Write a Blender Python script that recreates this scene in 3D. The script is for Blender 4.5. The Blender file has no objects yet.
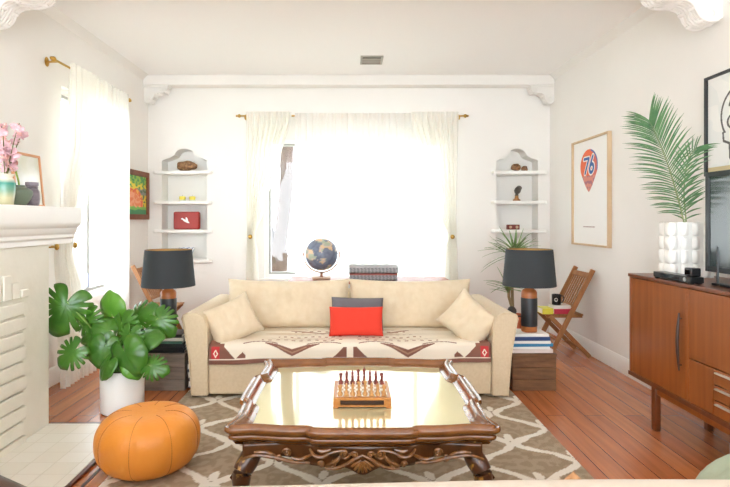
import bpy, bmesh, math, random
from mathutils import Vector, Matrix, Euler, noise
random.seed(7)
PI = math.pi
COL = bpy.context.scene.collection
H0, F0 = 1.25, 540.0          # eye height, focal length in photo pixels

def at(px, py, d):            # a photo pixel at a known distance -> metres
    return Vector(((px-350)/F0*d, d, H0-(py-220)/F0*d))

# ------------------------------------------------------------------ materials
def lin(h):
    h = h.lstrip('#'); r = []
    for i in (0, 2, 4):
        c = int(h[i:i+2], 16)/255
        r.append(c/12.92 if c <= .04045 else ((c+.055)/1.055)**2.4)
    return (*r, 1)
MATS = {}
def mat(name, col, rough=.6, metal=0, var=None, scale=(8, 8, 8), amt=.5, bump=0, bscale=40, spec=.5, coat=0, emit=0, wave=False, sheen=0, detail=4):
    if name in MATS: return MATS[name]
    m = bpy.data.materials.new(name); m.use_nodes = True
    nt = m.node_tree; b = nt.nodes['Principled BSDF']
    b.inputs['Base Color'].default_value = lin(col)
    b.inputs['Roughness'].default_value = rough; b.inputs['Metallic'].default_value = metal
    b.inputs['Specular IOR Level'].default_value = spec
    b.inputs['Coat Weight'].default_value = coat; b.inputs['Coat Roughness'].default_value = .12
    b.inputs['Sheen Weight'].default_value = sheen
    tc = nt.nodes.new('ShaderNodeTexCoord')
    if var:
        mp = nt.nodes.new('ShaderNodeMapping'); mp.inputs['Scale'].default_value = scale
        nt.links.new(tc.outputs['Object'], mp.inputs[0])
        if wave:
            n = nt.nodes.new('ShaderNodeTexWave'); n.inputs['Scale'].default_value = 1
            n.inputs['Distortion'].default_value = 6; n.inputs['Detail'].default_value = 3
            n.inputs['Detail Scale'].default_value = 1.2
        else:
            n = nt.nodes.new('ShaderNodeTexNoise'); n.inputs['Scale'].default_value = 1; n.inputs['Detail'].default_value = detail
        nt.links.new(mp.outputs[0], n.inputs['Vector'])
        rp = nt.nodes.new('ShaderNodeValToRGB')
        rp.color_ramp.elements[0].position = .5-amt/2; rp.color_ramp.elements[1].position = .5+amt/2
        rp.color_ramp.elements[0].color = lin(col); rp.color_ramp.elements[1].color = lin(var)
        nt.links.new(n.outputs[0], rp.inputs[0]); nt.links.new(rp.outputs[0], b.inputs['Base Color'])
    if bump:
        n2 = nt.nodes.new('ShaderNodeTexNoise'); n2.inputs['Scale'].default_value = bscale; n2.inputs['Detail'].default_value = 3
        nt.links.new(tc.outputs['Object'], n2.inputs['Vector'])
        bp = nt.nodes.new('ShaderNodeBump'); bp.inputs['Strength'].default_value = bump; bp.inputs['Distance'].default_value = .01
        nt.links.new(n2.outputs[0], bp.inputs['Height']); nt.links.new(bp.outputs[0], b.inputs['Normal'])
    MATS[name] = m; return m
def attr_mat(name, rough=.8, bump=0, bscale=200, coat=0, spec=.5):
    m = mat(name, '808080', rough, bump=bump, bscale=bscale, coat=coat, spec=spec)
    nt = m.node_tree; a = nt.nodes.new('ShaderNodeVertexColor'); a.layer_name = 'Col'
    nt.links.new(a.outputs[0], nt.nodes['Principled BSDF'].inputs['Base Color']); return m
def sheer_mat(name, transp, col='FDFCFA'):
    m = bpy.data.materials.new(name); m.use_nodes = True; nt = m.node_tree; nt.nodes.clear()
    N = nt.nodes.new; L = nt.links.new
    d = N('ShaderNodeBsdfDiffuse'); t = N('ShaderNodeBsdfTranslucent'); tr = N('ShaderNodeBsdfTransparent')
    for x in (d, t): x.inputs[0].default_value = lin(col)
    a = N('ShaderNodeMixShader'); a.inputs[0].default_value = .5; b = N('ShaderNodeMixShader')
    L(d.outputs[0], a.inputs[1]); L(t.outputs[0], a.inputs[2]); L(a.outputs[0], b.inputs[1]); L(tr.outputs[0], b.inputs[2])
    tc = N('ShaderNodeTexCoord'); mp = N('ShaderNodeMapping'); mp.inputs['Scale'].default_value = (300, 300, 300)
    n = N('ShaderNodeTexNoise'); n.inputs['Scale'].default_value = 1
    L(tc.outputs['Object'], mp.inputs[0]); L(mp.outputs[0], n.inputs['Vector'])
    mr = N('ShaderNodeMapRange'); mr.inputs['To Min'].default_value = transp-.15; mr.inputs['To Max'].default_value = transp+.15
    L(n.outputs[0], mr.inputs[0]); L(mr.outputs[0], b.inputs[0])
    o = N('ShaderNodeOutputMaterial'); L(b.outputs[0], o.inputs[0]); MATS[name] = m; return m

# ------------------------------------------------------------------ mesh helpers
def add_box(bm, lo, hi, R=None):
    x0, y0, z0 = lo; x1, y1, z1 = hi
    vs = [bm.verts.new(v) for v in ((x0,y0,z0),(x1,y0,z0),(x1,y1,z0),(x0,y1,z0),(x0,y0,z1),(x1,y0,z1),(x1,y1,z1),(x0,y1,z1))]
    if R is not None:
        for v in vs: v.co = R @ v.co
    for f in ((3,2,1,0),(4,5,6,7),(0,1,5,4),(1,2,6,5),(2,3,7,6),(3,0,4,7)): bm.faces.new([vs[i] for i in f])
    return vs
def add_prism(bm, pts, axis, a, b):      # polygon extruded along an axis; pts are the other two coords
    def mk(p, t):
        return {'x': (t, p[0], p[1]), 'y': (p[0], t, p[1]), 'z': (p[0], p[1], t)}[axis]
    A = [bm.verts.new(mk(p, a)) for p in pts]; B = [bm.verts.new(mk(p, b)) for p in pts]
    bm.faces.new(A[::-1]); bm.faces.new(B); n = len(pts)
    for i in range(n): bm.faces.new([A[i], A[(i+1)%n], B[(i+1)%n], B[i]])
def add_lathe(bm, prof, c=(0,0,0), seg=32, squash=1, closed=False):
    rings = []
    for r, z in prof:
        if r < 1e-5: rings.append([bm.verts.new((c[0], c[1], c[2]+z))])
        else: rings.append([bm.verts.new((c[0]+r*math.cos(2*PI*k/seg), c[1]+r*squash*math.sin(2*PI*k/seg), c[2]+z)) for k in range(seg)])
    pairs = list(zip(rings, rings[1:]))
    if closed: pairs.append((rings[-1], rings[0]))
    for A, B in pairs:
        for k in range(seg):
            k2 = (k+1) % seg
            if len(A) == 1 and len(B) == 1: continue
            if len(A) == 1: bm.faces.new([A[0], B[k2], B[k]])
            elif len(B) == 1: bm.faces.new([A[k], A[k2], B[0]])
            else: bm.faces.new([A[k], A[k2], B[k2], B[k]])
def add_tube(bm, pts, rad, seg=10, flat=1.0, up=Vector((0,0,1))):
    pts = [Vector(p) for p in pts]; n = len(pts)
    if not hasattr(rad, '__len__'): rad = [rad]*n
    rings = []
    for i, p in enumerate(pts):
        t = (pts[min(i+1, n-1)]-pts[max(i-1, 0)]).normalized()
        u = up if abs(t.dot(up)) < .95 else Vector((0, 1, 0))
        a = t.cross(u).normalized(); b = a.cross(t).normalized()
        rings.append([bm.verts.new(p+(a*math.cos(2*PI*k/seg)+b*flat*math.sin(2*PI*k/seg))*rad[i]) for k in range(seg)])
    for A, B in zip(rings, rings[1:]):
        for k in range(seg): bm.faces.new([A[k], A[(k+1)%seg], B[(k+1)%seg], B[k]])
    bm.faces.new(rings[0][::-1]); bm.faces.new(rings[-1])
def add_bar(bm, a, b, w, t, side=Vector((0,1,0))):    # rectangular bar a->b, width w across 'side', thickness t
    a = Vector(a); b = Vector(b); d = (b-a).normalized(); s = (side-d*side.dot(d)).normalized(); n = d.cross(s)
    vs = []
    for p in (a, b):
        for su, tu in ((-1,-1),(1,-1),(1,1),(-1,1)): vs.append(bm.verts.new(p+s*su*w/2+n*tu*t/2))
    for f in ((3,2,1,0),(4,5,6,7),(0,1,5,4),(1,2,6,5),(2,3,7,6),(3,0,4,7)): bm.faces.new([vs[i] for i in f])
def add_ball(bm, c, r, sc=(1,1,1), seg=14, R=None):
    nv = max(5, seg//2+1); c = Vector(c); rings = []
    def P(x, y, z):
        p = Vector((x*sc[0], y*sc[1], z*sc[2]))
        return bm.verts.new((R @ p if R is not None else p)+c)
    for j in range(nv+1):
        a = -PI/2+PI*j/nv
        if j in (0, nv): rings.append([P(0, 0, r*math.sin(a))])
        else: rings.append([P(r*math.cos(a)*math.cos(2*PI*k/seg), r*math.cos(a)*math.sin(2*PI*k/seg), r*math.sin(a)) for k in range(seg)])
    for A, B in zip(rings, rings[1:]):
        for k in range(seg):
            k2 = (k+1) % seg
            if len(A) == 1: bm.faces.new([A[0], B[k2], B[k]])
            elif len(B) == 1: bm.faces.new([A[k], A[k2], B[0]])
            else: bm.faces.new([A[k], A[k2], B[k2], B[k]])
def add_grid(bm, f, nu, nv):
    g = [[bm.verts.new(f(i/nu, j/nv)) for j in range(nv+1)] for i in range(nu+1)]
    for i in range(nu):
        for j in range(nv): bm.faces.new([g[i][j], g[i+1][j], g[i+1][j+1], g[i][j+1]])
    return g

def tag(o, label=None, cat=None, group=None, kind=None):
    if label: o['label'] = label
    if cat: o['category'] = cat
    if group: o['group'] = group
    if kind: o['kind'] = kind
    return o
def obj(name, bm, m, parent=None, smooth=True, bevel=0, subsurf=0, label=None, angle=38, bseg=2, solid=0):
    bmesh.ops.recalc_face_normals(bm, faces=bm.faces)
    me = bpy.data.meshes.new(name); bm.to_mesh(me); bm.free()
    return obj_me(name, me, m, parent, smooth, bevel, subsurf, label, angle, bseg, solid)
def obj_me(name, me, m, parent=None, smooth=True, bevel=0, subsurf=0, label=None, angle=38, bseg=2, solid=0):
    o = bpy.data.objects.new(name, me); COL.objects.link(o)
    for x in (m if isinstance(m, (list, tuple)) else [m]): me.materials.append(x)
    if smooth:
        me.polygons.foreach_set('use_smooth', [True]*len(me.polygons))
        me.set_sharp_from_angle(angle=math.radians(angle))
    if solid:
        md = o.modifiers.new('s', 'SOLIDIFY'); md.thickness = solid; md.offset = 0
    if bevel:
        md = o.modifiers.new('b', 'BEVEL'); md.width = bevel; md.segments = bseg; md.limit_method = 'ANGLE'; md.angle_limit = math.radians(35)
        md.harden_normals = False
    if subsurf:
        md = o.modifiers.new('u', 'SUBSURF'); md.levels = subsurf; md.render_levels = subsurf
    if parent: o.parent = parent
    if label: o['label'] = label
    return o
def thing(name, label, cat, loc=(0,0,0), rz=0, group=None):
    o = bpy.data.objects.new(name, None); COL.objects.link(o); o.empty_display_size = .1
    o.location = loc; o.rotation_euler = (0, 0, rz); return tag(o, label, cat, group)
def box(name, lo, hi, m, parent=None, bevel=.004, label=None, R=None, bseg=2):
    bm = bmesh.new(); add_box(bm, lo, hi, R); return obj(name, bm, m, parent, True, bevel, label=label, bseg=bseg)
def copy_tree(o, parent=None):
    c = o.copy(); COL.objects.link(c); c.parent = parent
    for ch in list(o.children): copy_tree(ch, c)
    return c
def struct(o): o['kind'] = 'structure'; return o
def color_attr(me, fn):                       # colour by vertex position (a real pattern of the thing)
    a = me.color_attributes.new('Col', 'FLOAT_COLOR', 'POINT')
    buf = []
    for i, v in enumerate(me.vertices): buf.extend(fn(i, v.co))
    a.data.foreach_set('color', buf)
def catmull(P, n=6, closed=True):
    out = []; N = len(P); rng = range(N) if closed else range(N-1)
    for i in rng:
        g = (lambda k: Vector(P[k % N])) if closed else (lambda k: Vector(P[max(0, min(N-1, k))]))
        p0, p1, p2, p3 = g(i-1), g(i), g(i+1), g(i+2)
        for k in range(n):
            t = k/n
            out.append(.5*((2*p1)+(p2-p0)*t+(2*p0-5*p1+4*p2-p3)*t*t+(3*p1-p0-3*p2+p3)*t**3))
    if not closed: out.append(Vector(P[-1]))
    return out

# ------------------------------------------------------------------ material palette
WALL = mat('wall_paint', 'F1EEE9', .75, var='EEEBE5', scale=(2,2,2), bump=.08, bscale=60)
CEIL = mat('ceiling_paint', 'FAF9F7', .8, bump=.05, bscale=50)
TRIM = mat('white_trim', 'F3F1EC', .4)
BRASS = mat('brass', 'C09A4E', .3, 1)
LINEN = mat('linen_upholstery', 'DFCDAE', .9, var='D6C2A0', scale=(60,60,60), bump=.15, bscale=400, sheen=.2)
LINEN2 = mat('linen_cushion', 'E6D6BA', .9, var='DECBAA', scale=(20,20,20), bump=.2, bscale=60, sheen=.2)
WALNUT = mat('carved_walnut', '8F5A28', .24, var='5E3615', scale=(14,5,14), amt=.8, coat=.6)
APR = mat('dark_walnut', '6A3E1A', .3, var='2E1808', scale=(18,18,18), amt=.6, coat=.5)
TEAK = mat('teak_veneer', 'AE6228', .33, var='74390F', scale=(14,26,1.2), amt=.9, coat=.25)
TEAKD = mat('teak_dark', '7A401B', .35, var='5A2C10', scale=(20,20,4), amt=.6, coat=.2)
CHAIRW = mat('acacia_wood', 'B07A4A', .5, var='8C5A32', scale=(30,30,6), amt=.6)
CRATE = mat('crate_wood', '8C6442', .75, var='5A3E28', scale=(6,30,40), amt=.6, bump=.4, bscale=30)
CRATEG = mat('grey_crate_wood', '9A8A7C', .8, var='6E6158', scale=(5,30,40), amt=.6, bump=.4, bscale=30)
BLACK = mat('black_plastic', '0E0E10', .3)
SHADE = mat('charcoal_shade', '34393C', .85, bump=.1, bscale=500)
SHADEG = mat('gold_lining', 'C9A262', .4, .6)
CHARC = mat('charcoal_ceramic', '282B2F', .45)
LAMPW = mat('lamp_wood', 'B9713C', .4, var='96552A', scale=(10,10,40), amt=.5)
WHITEC = mat('white_ceramic', 'EFEEEA', .35)
PAPER = mat('paper', 'F0ECE2', .8)
SHEER = sheer_mat('sheer_voile', .34)
SHEER2 = sheer_mat('gathered_voile', .22, 'FDFBF5')

# ------------------------------------------------------------------ room shell
XL, XR, YB, ZC, YF = -2.256, 2.233, 6.03, 2.836, -2.6
# floor: planks running away from the camera
def floor_mat():
    m = bpy.data.materials.new('plank_floor'); m.use_nodes = True; nt = m.node_tree; N = nt.nodes.new; L = nt.links.new
    b = nt.nodes['Principled BSDF']; tc = N('ShaderNodeTexCoord'); mp = N('ShaderNodeMapping')
    mp.inputs['Rotation'].default_value = (0, 0, PI/2); L(tc.outputs['Object'], mp.inputs[0])
    br = N('ShaderNodeTexBrick'); L(mp.outputs[0], br.inputs['Vector'])
    br.inputs['Scale'].default_value = 1; br.inputs['Brick Width'].default_value = 2.3; br.inputs['Row Height'].default_value = .125
    br.inputs['Mortar Size'].default_value = .0022; br.inputs['Mortar Smooth'].default_value = .3
    br.inputs['Color1'].default_value = lin('C87B48'); br.inputs['Color2'].default_value = lin('B5673C'); br.inputs['Mortar'].default_value = lin('4A2312')
    mp2 = N('ShaderNodeMapping'); mp2.inputs['Scale'].default_value = (26, 1.6, 1); L(tc.outputs['Object'], mp2.inputs[0])
    n = N('ShaderNodeTexNoise'); n.inputs['Scale'].default_value = 1; n.inputs['Detail'].default_value = 6; L(mp2.outputs[0], n.inputs['Vector'])
    rp = N('ShaderNodeValToRGB'); rp.color_ramp.elements[0].position = .3; rp.color_ramp.elements[1].position = .7
    rp.color_ramp.elements[0].color = (.75, .75, .75, 1); rp.color_ramp.elements[1].color = (1.1, 1.1, 1.1, 1); L(n.outputs[0], rp.inputs[0])
    mx = N('ShaderNodeMix'); mx.data_type = 'RGBA'; mx.blend_type = 'MULTIPLY'; mx.inputs[0].default_value = 1
    L(br.outputs[0], mx.inputs[6]); L(rp.outputs[0], mx.inputs[7]); L(mx.outputs[2], b.inputs['Base Color'])
    b.inputs['Roughness'].default_value = .24; b.inputs['Coat Weight'].default_value = .3; b.inputs['Coat Roughness'].default_value = .15
    bp = N('ShaderNodeBump'); bp.inputs['Strength'].default_value = .15; bp.inputs['Distance'].default_value = .003
    L(br.outputs[1], bp.inputs['Height']); bp.invert = True; L(bp.outputs[0], b.inputs['Normal']); return m
struct(box('floor', (XL-.3, YF, -.12), (XR+.3, YB+.3, 0), floor_mat(), bevel=0))
struct(box('ceiling', (XL-.3, YF, ZC), (XR+.3, YB+.3, ZC+.12), CEIL, bevel=0))
struct(box('wall_right', (XR, YF, 0), (XR+.2, YB+.3, ZC), WALL, bevel=0))
# left wall with window hole
WY0, WY1, WZ0, WZ1 = 4.22, 5.38, .58, 2.3
bm = bmesh.new()
for lo, hi in (((XL-.2, YF, 0), (XL, WY0, ZC)), ((XL-.2, WY1, 0), (XL, YB+.3, ZC)), ((XL-.2, WY0, 0), (XL, WY1, WZ0)), ((XL-.2, WY0, WZ1), (XL, WY1, ZC))): add_box(bm, lo, hi)
struct(obj('wall_left', bm, WALL, smooth=False))
# back wall: window hole and two arched niches, 0.22 deep
BX0, BX1, BZ0, BZ1 = -.955, 1.09, .60, 2.15
ND = .2
def arch(t):          # t -1..1 across the niche: scalloped ogee head, height above the shoulder
    a = abs(t)
    if a < .42: return .065+.065*math.sqrt(max(0, 1-(a/.42)**2))
    u = (a-.42)/.58
    return .065*(1-u)**1.0*(1-.25*math.sin(PI*u)) 
niches = ((-2.10, -1.595), (1.635, 2.10))
NZ0, NSH = .775, 1.915
bm = bmesh.new()
def quad(*p): bm.faces.new([bm.verts.new(v) for v in p])
def rect_y(x0, x1, z0, z1, y=YB): quad((x0,y,z0),(x1,y,z0),(x1,y,z1),(x0,y,z1))
xs = [XL, niches[0][0], niches[0][1], BX0, BX1, niches[1][0], niches[1][1], XR]
for a, b in ((0,1),(2,3),(4,5),(6,7)): rect_y(xs[a], xs[b], 0, ZC)
rect_y(BX0, BX1, 0, BZ0); rect_y(BX0, BX1, BZ1, ZC)
for p in (((BX0,YB,BZ0),(BX1,YB,BZ0),(BX1,YB+.2,BZ0),(BX0,YB+.2,BZ0)), ((BX0,YB,BZ1),(BX1,YB,BZ1),(BX1,YB+.2,BZ1),(BX0,YB+.2,BZ1)),
          ((BX0,YB,BZ0),(BX0,YB,BZ1),(BX0,YB+.2,BZ1),(BX0,YB+.2,BZ0)), ((BX1,YB,BZ0),(BX1,YB,BZ1),(BX1,YB+.2,BZ1),(BX1,YB+.2,BZ0))): quad(*p)
for n0, n1 in niches:
    rect_y(n0, n1, 0, NZ0); K = 40; c = (n0+n1)/2; hw = (n1-n0)/2
    for i in range(K):
        t0, t1 = -1+2*i/K, -1+2*(i+1)/K; xa, xb = c+hw*t0, c+hw*t1; za, zb = NSH+arch(t0), NSH+arch(t1)
        quad((xa,YB,za),(xb,YB,zb),(xb,YB,ZC),(xa,YB,ZC))
        quad((xa,YB,za),(xb,YB,zb),(xb,YB+ND,zb),(xa,YB+ND,za))
        quad((xa,YB+ND,NZ0),(xb,YB+ND,NZ0),(xb,YB+ND,zb),(xa,YB+ND,za))
    quad((n0,YB,NZ0),(n0,YB+ND,NZ0),(n0,YB+ND,NSH),(n0,YB,NSH)); quad((n1,YB,NZ0),(n1,YB+ND,NZ0),(n1,YB+ND,NSH),(n1,YB,NSH))
    quad((n0,YB,NZ0),(n1,YB,NZ0),(n1,YB+ND,NZ0),(n0,YB+ND,NZ0))
# outer skin
y2 = YB+.26
for a, b, c_, d in ((XL, BX0, 0, ZC), (BX1, XR, 0, ZC), (BX0, BX1, 0, BZ0), (BX0, BX1, BZ1, ZC)): rect_y(a, b, c_, d, y2)
bmesh.ops.remove_doubles(bm, verts=bm.verts, dist=1e-5)
struct(obj('wall_back', bm, WALL, smooth=False))
# beam along the back wall carried by the little corbels, header beam overhead, coves, baseboards
struct(box('trim_1', (XL, YB-.15, 2.72), (XR, YB, ZC), WALL, bevel=.01))
struct(box('trim_2', (XL, 2.75, 2.66), (XR, 3.42, ZC), WALL, bevel=.01))
for nm, sx, xw in (('trim_3', 1, XL), ('trim_4', -1, XR)):
    bm = bmesh.new(); add_prism(bm, [(xw, ZC), (xw+sx*.06, ZC), (xw+sx*.052, ZC-.012), (xw+sx*.03, ZC-.025), (xw+sx*.012, ZC-.05), (xw, ZC-.06)], 'y', 3.42, YB-.15)
    struct(obj(nm, bm, WALL))
def baseboard(name, pts, axis, a, b):
    bm = bmesh.new(); add_prism(bm, pts, axis, a, b); struct(obj(name, bm, TRIM, bevel=.002))
bp_ = [(0,0),(.018,0),(.018,.1),(.012,.12),(.006,.135),(0,.135)]
baseboard('baseboard_right', [(XR-a, b) for a, b in bp_], 'y', YF, YB)
baseboard('baseboard_left', [(XL+a, b) for a, b in bp_], 'y', 3.3, YB)
baseboard('baseboard_back', [(YB-a, b) for a, b in bp_], 'x', XL+.018, XR-.018)

# ------------------------------------------------------------------ windows
GLASS = bpy.data.materials.new('window_glass'); GLASS.use_nodes = True; nt = GLASS.node_tree; nt.nodes.clear()
t = nt.nodes.new('ShaderNodeBsdfTransparent'); g = nt.nodes.new('ShaderNodeBsdfGlossy'); g.inputs['Roughness'].default_value = .02
fr = nt.nodes.new('ShaderNodeFresnel'); fr.inputs[0].default_value = 1.3; mx = nt.nodes.new('ShaderNodeMixShader'); o = nt.nodes.new('ShaderNodeOutputMaterial')
mx.inputs[0].default_value = .05; nt.links.new(t.outputs[0], mx.inputs[1]); nt.links.new(g.outputs[0], mx.inputs[2]); nt.links.new(mx.outputs[0], o.inputs[0])
ALU = mat('grey_window_frame', 'AFAEA9', .4)
w = struct(thing('window_1', 'wide three-part window behind the sofa under sheer curtains', 'window', (0, YB+.1, 0)))
def wf(bm, x0, x1, z0, z1, t=.03, y0=-.03, y1=.03):
    add_box(bm, (x0,y0,z0), (x0+t,y1,z1)); add_box(bm, (x1-t,y0,z0), (x1,y1,z1))
    add_box(bm, (x0+t,y0,z0), (x1-t,y1,z0+t)); add_box(bm, (x0+t,y0,z1-t), (x1-t,y1,z1))
bm = bmesh.new(); wf(bm, BX0, BX1, BZ0, BZ1, .04, -.05, .05); obj('window_frame', bm, TRIM, w, False)
for x0, x1 in ((BX0+.04, -.60), (-.60, .74), (.74, BX1-.04)):
    bm = bmesh.new(); wf(bm, x0, x1, BZ0+.04, BZ1-.04, .022); s = obj('sash', bm, ALU, w, False)
    box('pane', (x0+.02, -.004, BZ0+.06), (x1-.02, .004, BZ1-.06), GLASS, s, 0)
struct(box('trim_5', (BX0-.05, YB-.055, BZ0-.035), (BX1+.05, YB+.05, BZ0-.001), TRIM, bevel=.006))
w = struct(thing('window_2', 'tall window in the left wall behind sheer curtains', 'window', (XL-.1, 0, 0)))
def wfy(bm, y0, y1, z0, z1, t=.03, d=.03):
    add_box(bm, (-d,y0,z0), (d,y0+t,z1)); add_box(bm, (-d,y1-t,z0), (d,y1,z1))
    add_box(bm, (-d,y0+t,z0), (d,y1-t,z0+t)); add_box(bm, (-d,y0+t,z1-t), (d,y1-t,z1))
bm = bmesh.new(); wfy(bm, WY0, WY1, WZ0, WZ1, .04, .05); obj('window_frame', bm, TRIM, w, False)
ym = (WY0+WY1)/2
for y0, y1 in ((WY0+.04, ym), (ym, WY1-.04)):
    bm = bmesh.new(); wfy(bm, y0, y1, WZ0+.04, WZ1-.04, .025); s = obj('sash', bm, ALU, w, False)
    box('pane', (-.004, y0+.02, WZ0+.06), (.004, y1-.02, WZ1-.06), GLASS, s, 0)
bm = bmesh.new(); add_bar(bm, (.04, ym-.03, WZ0+.08), (.04, ym-.03, WZ0+.2), .02, .02); obj('window_latch', bm, mat('latch', '8C8FA0', .3, .8), w)

# ------------------------------------------------------------------ curtains
def interp(tab, z):
    tab = sorted(tab)
    if z <= tab[0][0]: return tab[0][1:]
    for (a, *pa), (b, *pb) in zip(tab, tab[1:]):
        if z <= b:
            t = (z-a)/(b-a); t = t*t*(3-2*t); return [u+(v-u)*t for u, v in zip(pa, pb)]
    return tab[-1][1:]
def curtain(name, label, cat, axis, off, tab, z0, z1, folds, amp, m, group, seed=0, nu=160, nv=60):
    bm = bmesh.new(); rnd = random.Random(seed); ph = [rnd.uniform(0, 6) for _ in range(4)]
    def f(u, v):
        z = z0+(z1-z0)*v; a, b = interp(tab, z); p = a+(b-a)*u
        top = max(0, 1-(z1-z)/.25)
        d = amp*(math.sin(folds*2*PI*u+ph[0]+.6*math.sin(3*v+ph[1]))+.4*math.sin(folds*3.7*PI*u+ph[2]+v*1.5)) * (1-.5*top)
        p += .25*(b-a)/folds*math.sin(folds*4*PI*u+ph[3])*.5
        return (p, off+d, z) if axis == 'x' else (off+d, p, z)
    add_grid(bm, f, nu, nv)
    o = obj(name, bm, m, None); tag(o, label, cat, group); return o
G1 = 'sheer curtains on the back window'
curtain('curtain', 'gathered white curtain tied back at the left of the back window', 'curtain', 'x', 5.84,
    [(.02,-1.14,-.97), (.9,-1.125,-1.0), (1.07,-1.115,-1.03), (1.35,-1.12,-.94), (1.9,-1.13,-.76), (2.38,-1.13,-.64)], .02, 2.42, 9, .026, SHEER2, G1, 1)
curtain('curtain', 'gathered white curtain tied back at the right of the back window', 'curtain', 'x', 5.84,
    [(.02,1.0,1.18), (.9,1.03,1.16), (1.07,1.06,1.15), (1.35,.96,1.15), (1.9,.78,1.16), (2.38,.66,1.17)], .02, 2.42, 9, .026, SHEER2, G1, 2)
curtain('curtain', 'wide sheer white curtain hanging straight over the middle of the back window', 'curtain', 'x', 5.895,
    [(.02,-.59,1.08), (2.38,-.60,1.08)], .02, 2.42, 26, .014, SHEER, G1, 3, nu=420, nv=20)
G2 = 'sheer curtains on the left window'
curtain('curtain', 'sheer white curtain pulled to the brass holdback beside the mantel', 'curtain', 'y', -2.10,
    [(.02,3.93,4.40), (.7,3.88,4.20), (1.04,3.85,4.06), (1.4,3.93,4.25), (1.9,4.02,4.52), (2.44,4.04,4.64)], .02, 2.44, 8, .024, SHEER2, G2, 4)
curtain('curtain', 'sheer white curtain hanging straight beside the landscape painting', 'curtain', 'y', -2.11,
    [(.02,4.66,5.11), (2.4,4.64,5.13)], .02, 2.44, 9, .022, SHEER, G2, 5)
def rod(axis, a, b, off, z, wallpos, name, label):
    t = thing(name, label, 'curtain rod', (0,0,0))
    P = (lambda p, q=0: (p, off+q, z)) if axis == 'x' else (lambda p, q=0: (off+q, p, z))
    bm = bmesh.new(); add_tube(bm, [P(a), P(b)], .009, 12); obj('rod', bm, BRASS, t)
    for e, s in ((a, -1), (b, 1)):
        bm = bmesh.new(); add_ball(bm, P(e+s*.018), .02); add_ball(bm, P(e+s*.045), .012); obj('finial', bm, BRASS, t)
        bm = bmesh.new(); q = wallpos-off
        add_tube(bm, [P(e-s*.05), P(e-s*.05, q)], .007); c = P(e-s*.05, q)
        add_ball(bm, c, .03, (1, .25, 1.2) if axis == 'x' else (.25, 1, 1.2)); obj('bracket', bm, BRASS, t)
rod('x', -1.2, 1.25, 5.94, 2.395, YB-.006, 'curtain_rod', 'brass curtain rod over the wide back window')
rod('y', 3.96, 5.28, -2.165, 2.425, XL+.006, 'curtain_rod', 'brass curtain rod over the left wall window')
def holdback(label, c, wall):
    t = thing('curtain_holdback', label, 'curtain holdback', c)
    bm = bmesh.new(); wv = Vector(wall)-Vector(c)
    add_tube(bm, [wv*.97, wv*.3, (0,0,0)], .007); obj('arm', bm, BRASS, t)
    bm = bmesh.new(); add_ball(bm, (0,0,0), .024, (1,.6,1) if abs(wv.y) > abs(wv.x) else (.6,1,1)); obj('knob', bm, BRASS, t)
    # cord round the curtain
holdback('brass holdback knob at the left edge of the back window', (-1.07, 5.79, 1.07), (-1.07, YB, 1.07))
holdback('brass holdback knob at the right edge of the back window', (1.10, 5.79, 1.07), (1.10, YB, 1.07))
holdback('brass holdback knob on the left wall just past the mantel', (-2.07, 3.815, 1.06), (XL, 3.815, 1.05))
holdback('small brass holdback knob further from the mantel on the gathered curtain', (-2.07, 4.07, 1.06), (XL, 4.07, 1.05))

# ------------------------------------------------------------------ outside
bm = bmesh.new(); add_box(bm, (-12, 6.6, -.6), (12, 22, -.5)); add_box(bm, (-14, -4, -.6), (-2.7, 6.6, -.5)); struct(obj('ground', bm, mat('pale_ground', 'B9B5A6', .9, var='9FA58A', scale=(1,1,1)), smooth=False))
BARK = mat('bark', '54433B', .95, var='43362F', scale=(9,9,2.5), amt=.5, bump=.8, bscale=12)
t = thing('tree', 'pale leaning tree trunk outside the left part of the back window', 'tree', (-.90, 7.8, -.55))
bm = bmesh.new(); add_tube(bm, catmull([(-.2,0,0),(-.16,0,.9),(-.12,0,1.4),(-.06,.02,1.9),(-.02,.05,2.4),(-.02,.1,2.9),(.1,.2,3.8)], 5, False), [.14]*10+[.10]*21, 16); obj('trunk', bm, BARK, t)
bm = bmesh.new(); add_tube(bm, catmull([(-.1,0,1.2),(-.3,.1,1.7),(-.55,.2,2.6),(-.7,.3,3.4)], 5, False), .07, 12); obj('branch', bm, BARK, t)
bm = bmesh.new(); rnd = random.Random(4)
for i in range(420):
    p = Vector((rnd.gauss(0,.9), rnd.gauss(.3,.6), 4.3+rnd.gauss(0,.45))); add_ball(bm, p, .11, (1,.5,.2), 6, Euler((rnd.uniform(0,3),rnd.uniform(0,3),0)).to_matrix())
obj('foliage', bm, mat('tree_leaf', '8FA070', .8, var='A9B78C', scale=(4,4,4)), t)
bm = bmesh.new()
for i in range(500):
    p = Vector((rnd.gauss(0,.28), rnd.gauss(0,.22), abs(rnd.gauss(.5,.3)))); add_ball(bm, p, .06, (1,.6,.25), 6, Euler((rnd.uniform(0,3),rnd.uniform(0,3),0)).to_matrix())
o = obj('shrub', bm, mat('shrub_leaf', '7FB59A', .8, var='9CC7AE', scale=(4,4,4))); o.location = (1.0, 8.2, -.5)
tag(o, 'pale green shrub outside, faint through the sheer curtain right of the books', 'shrub')

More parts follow.
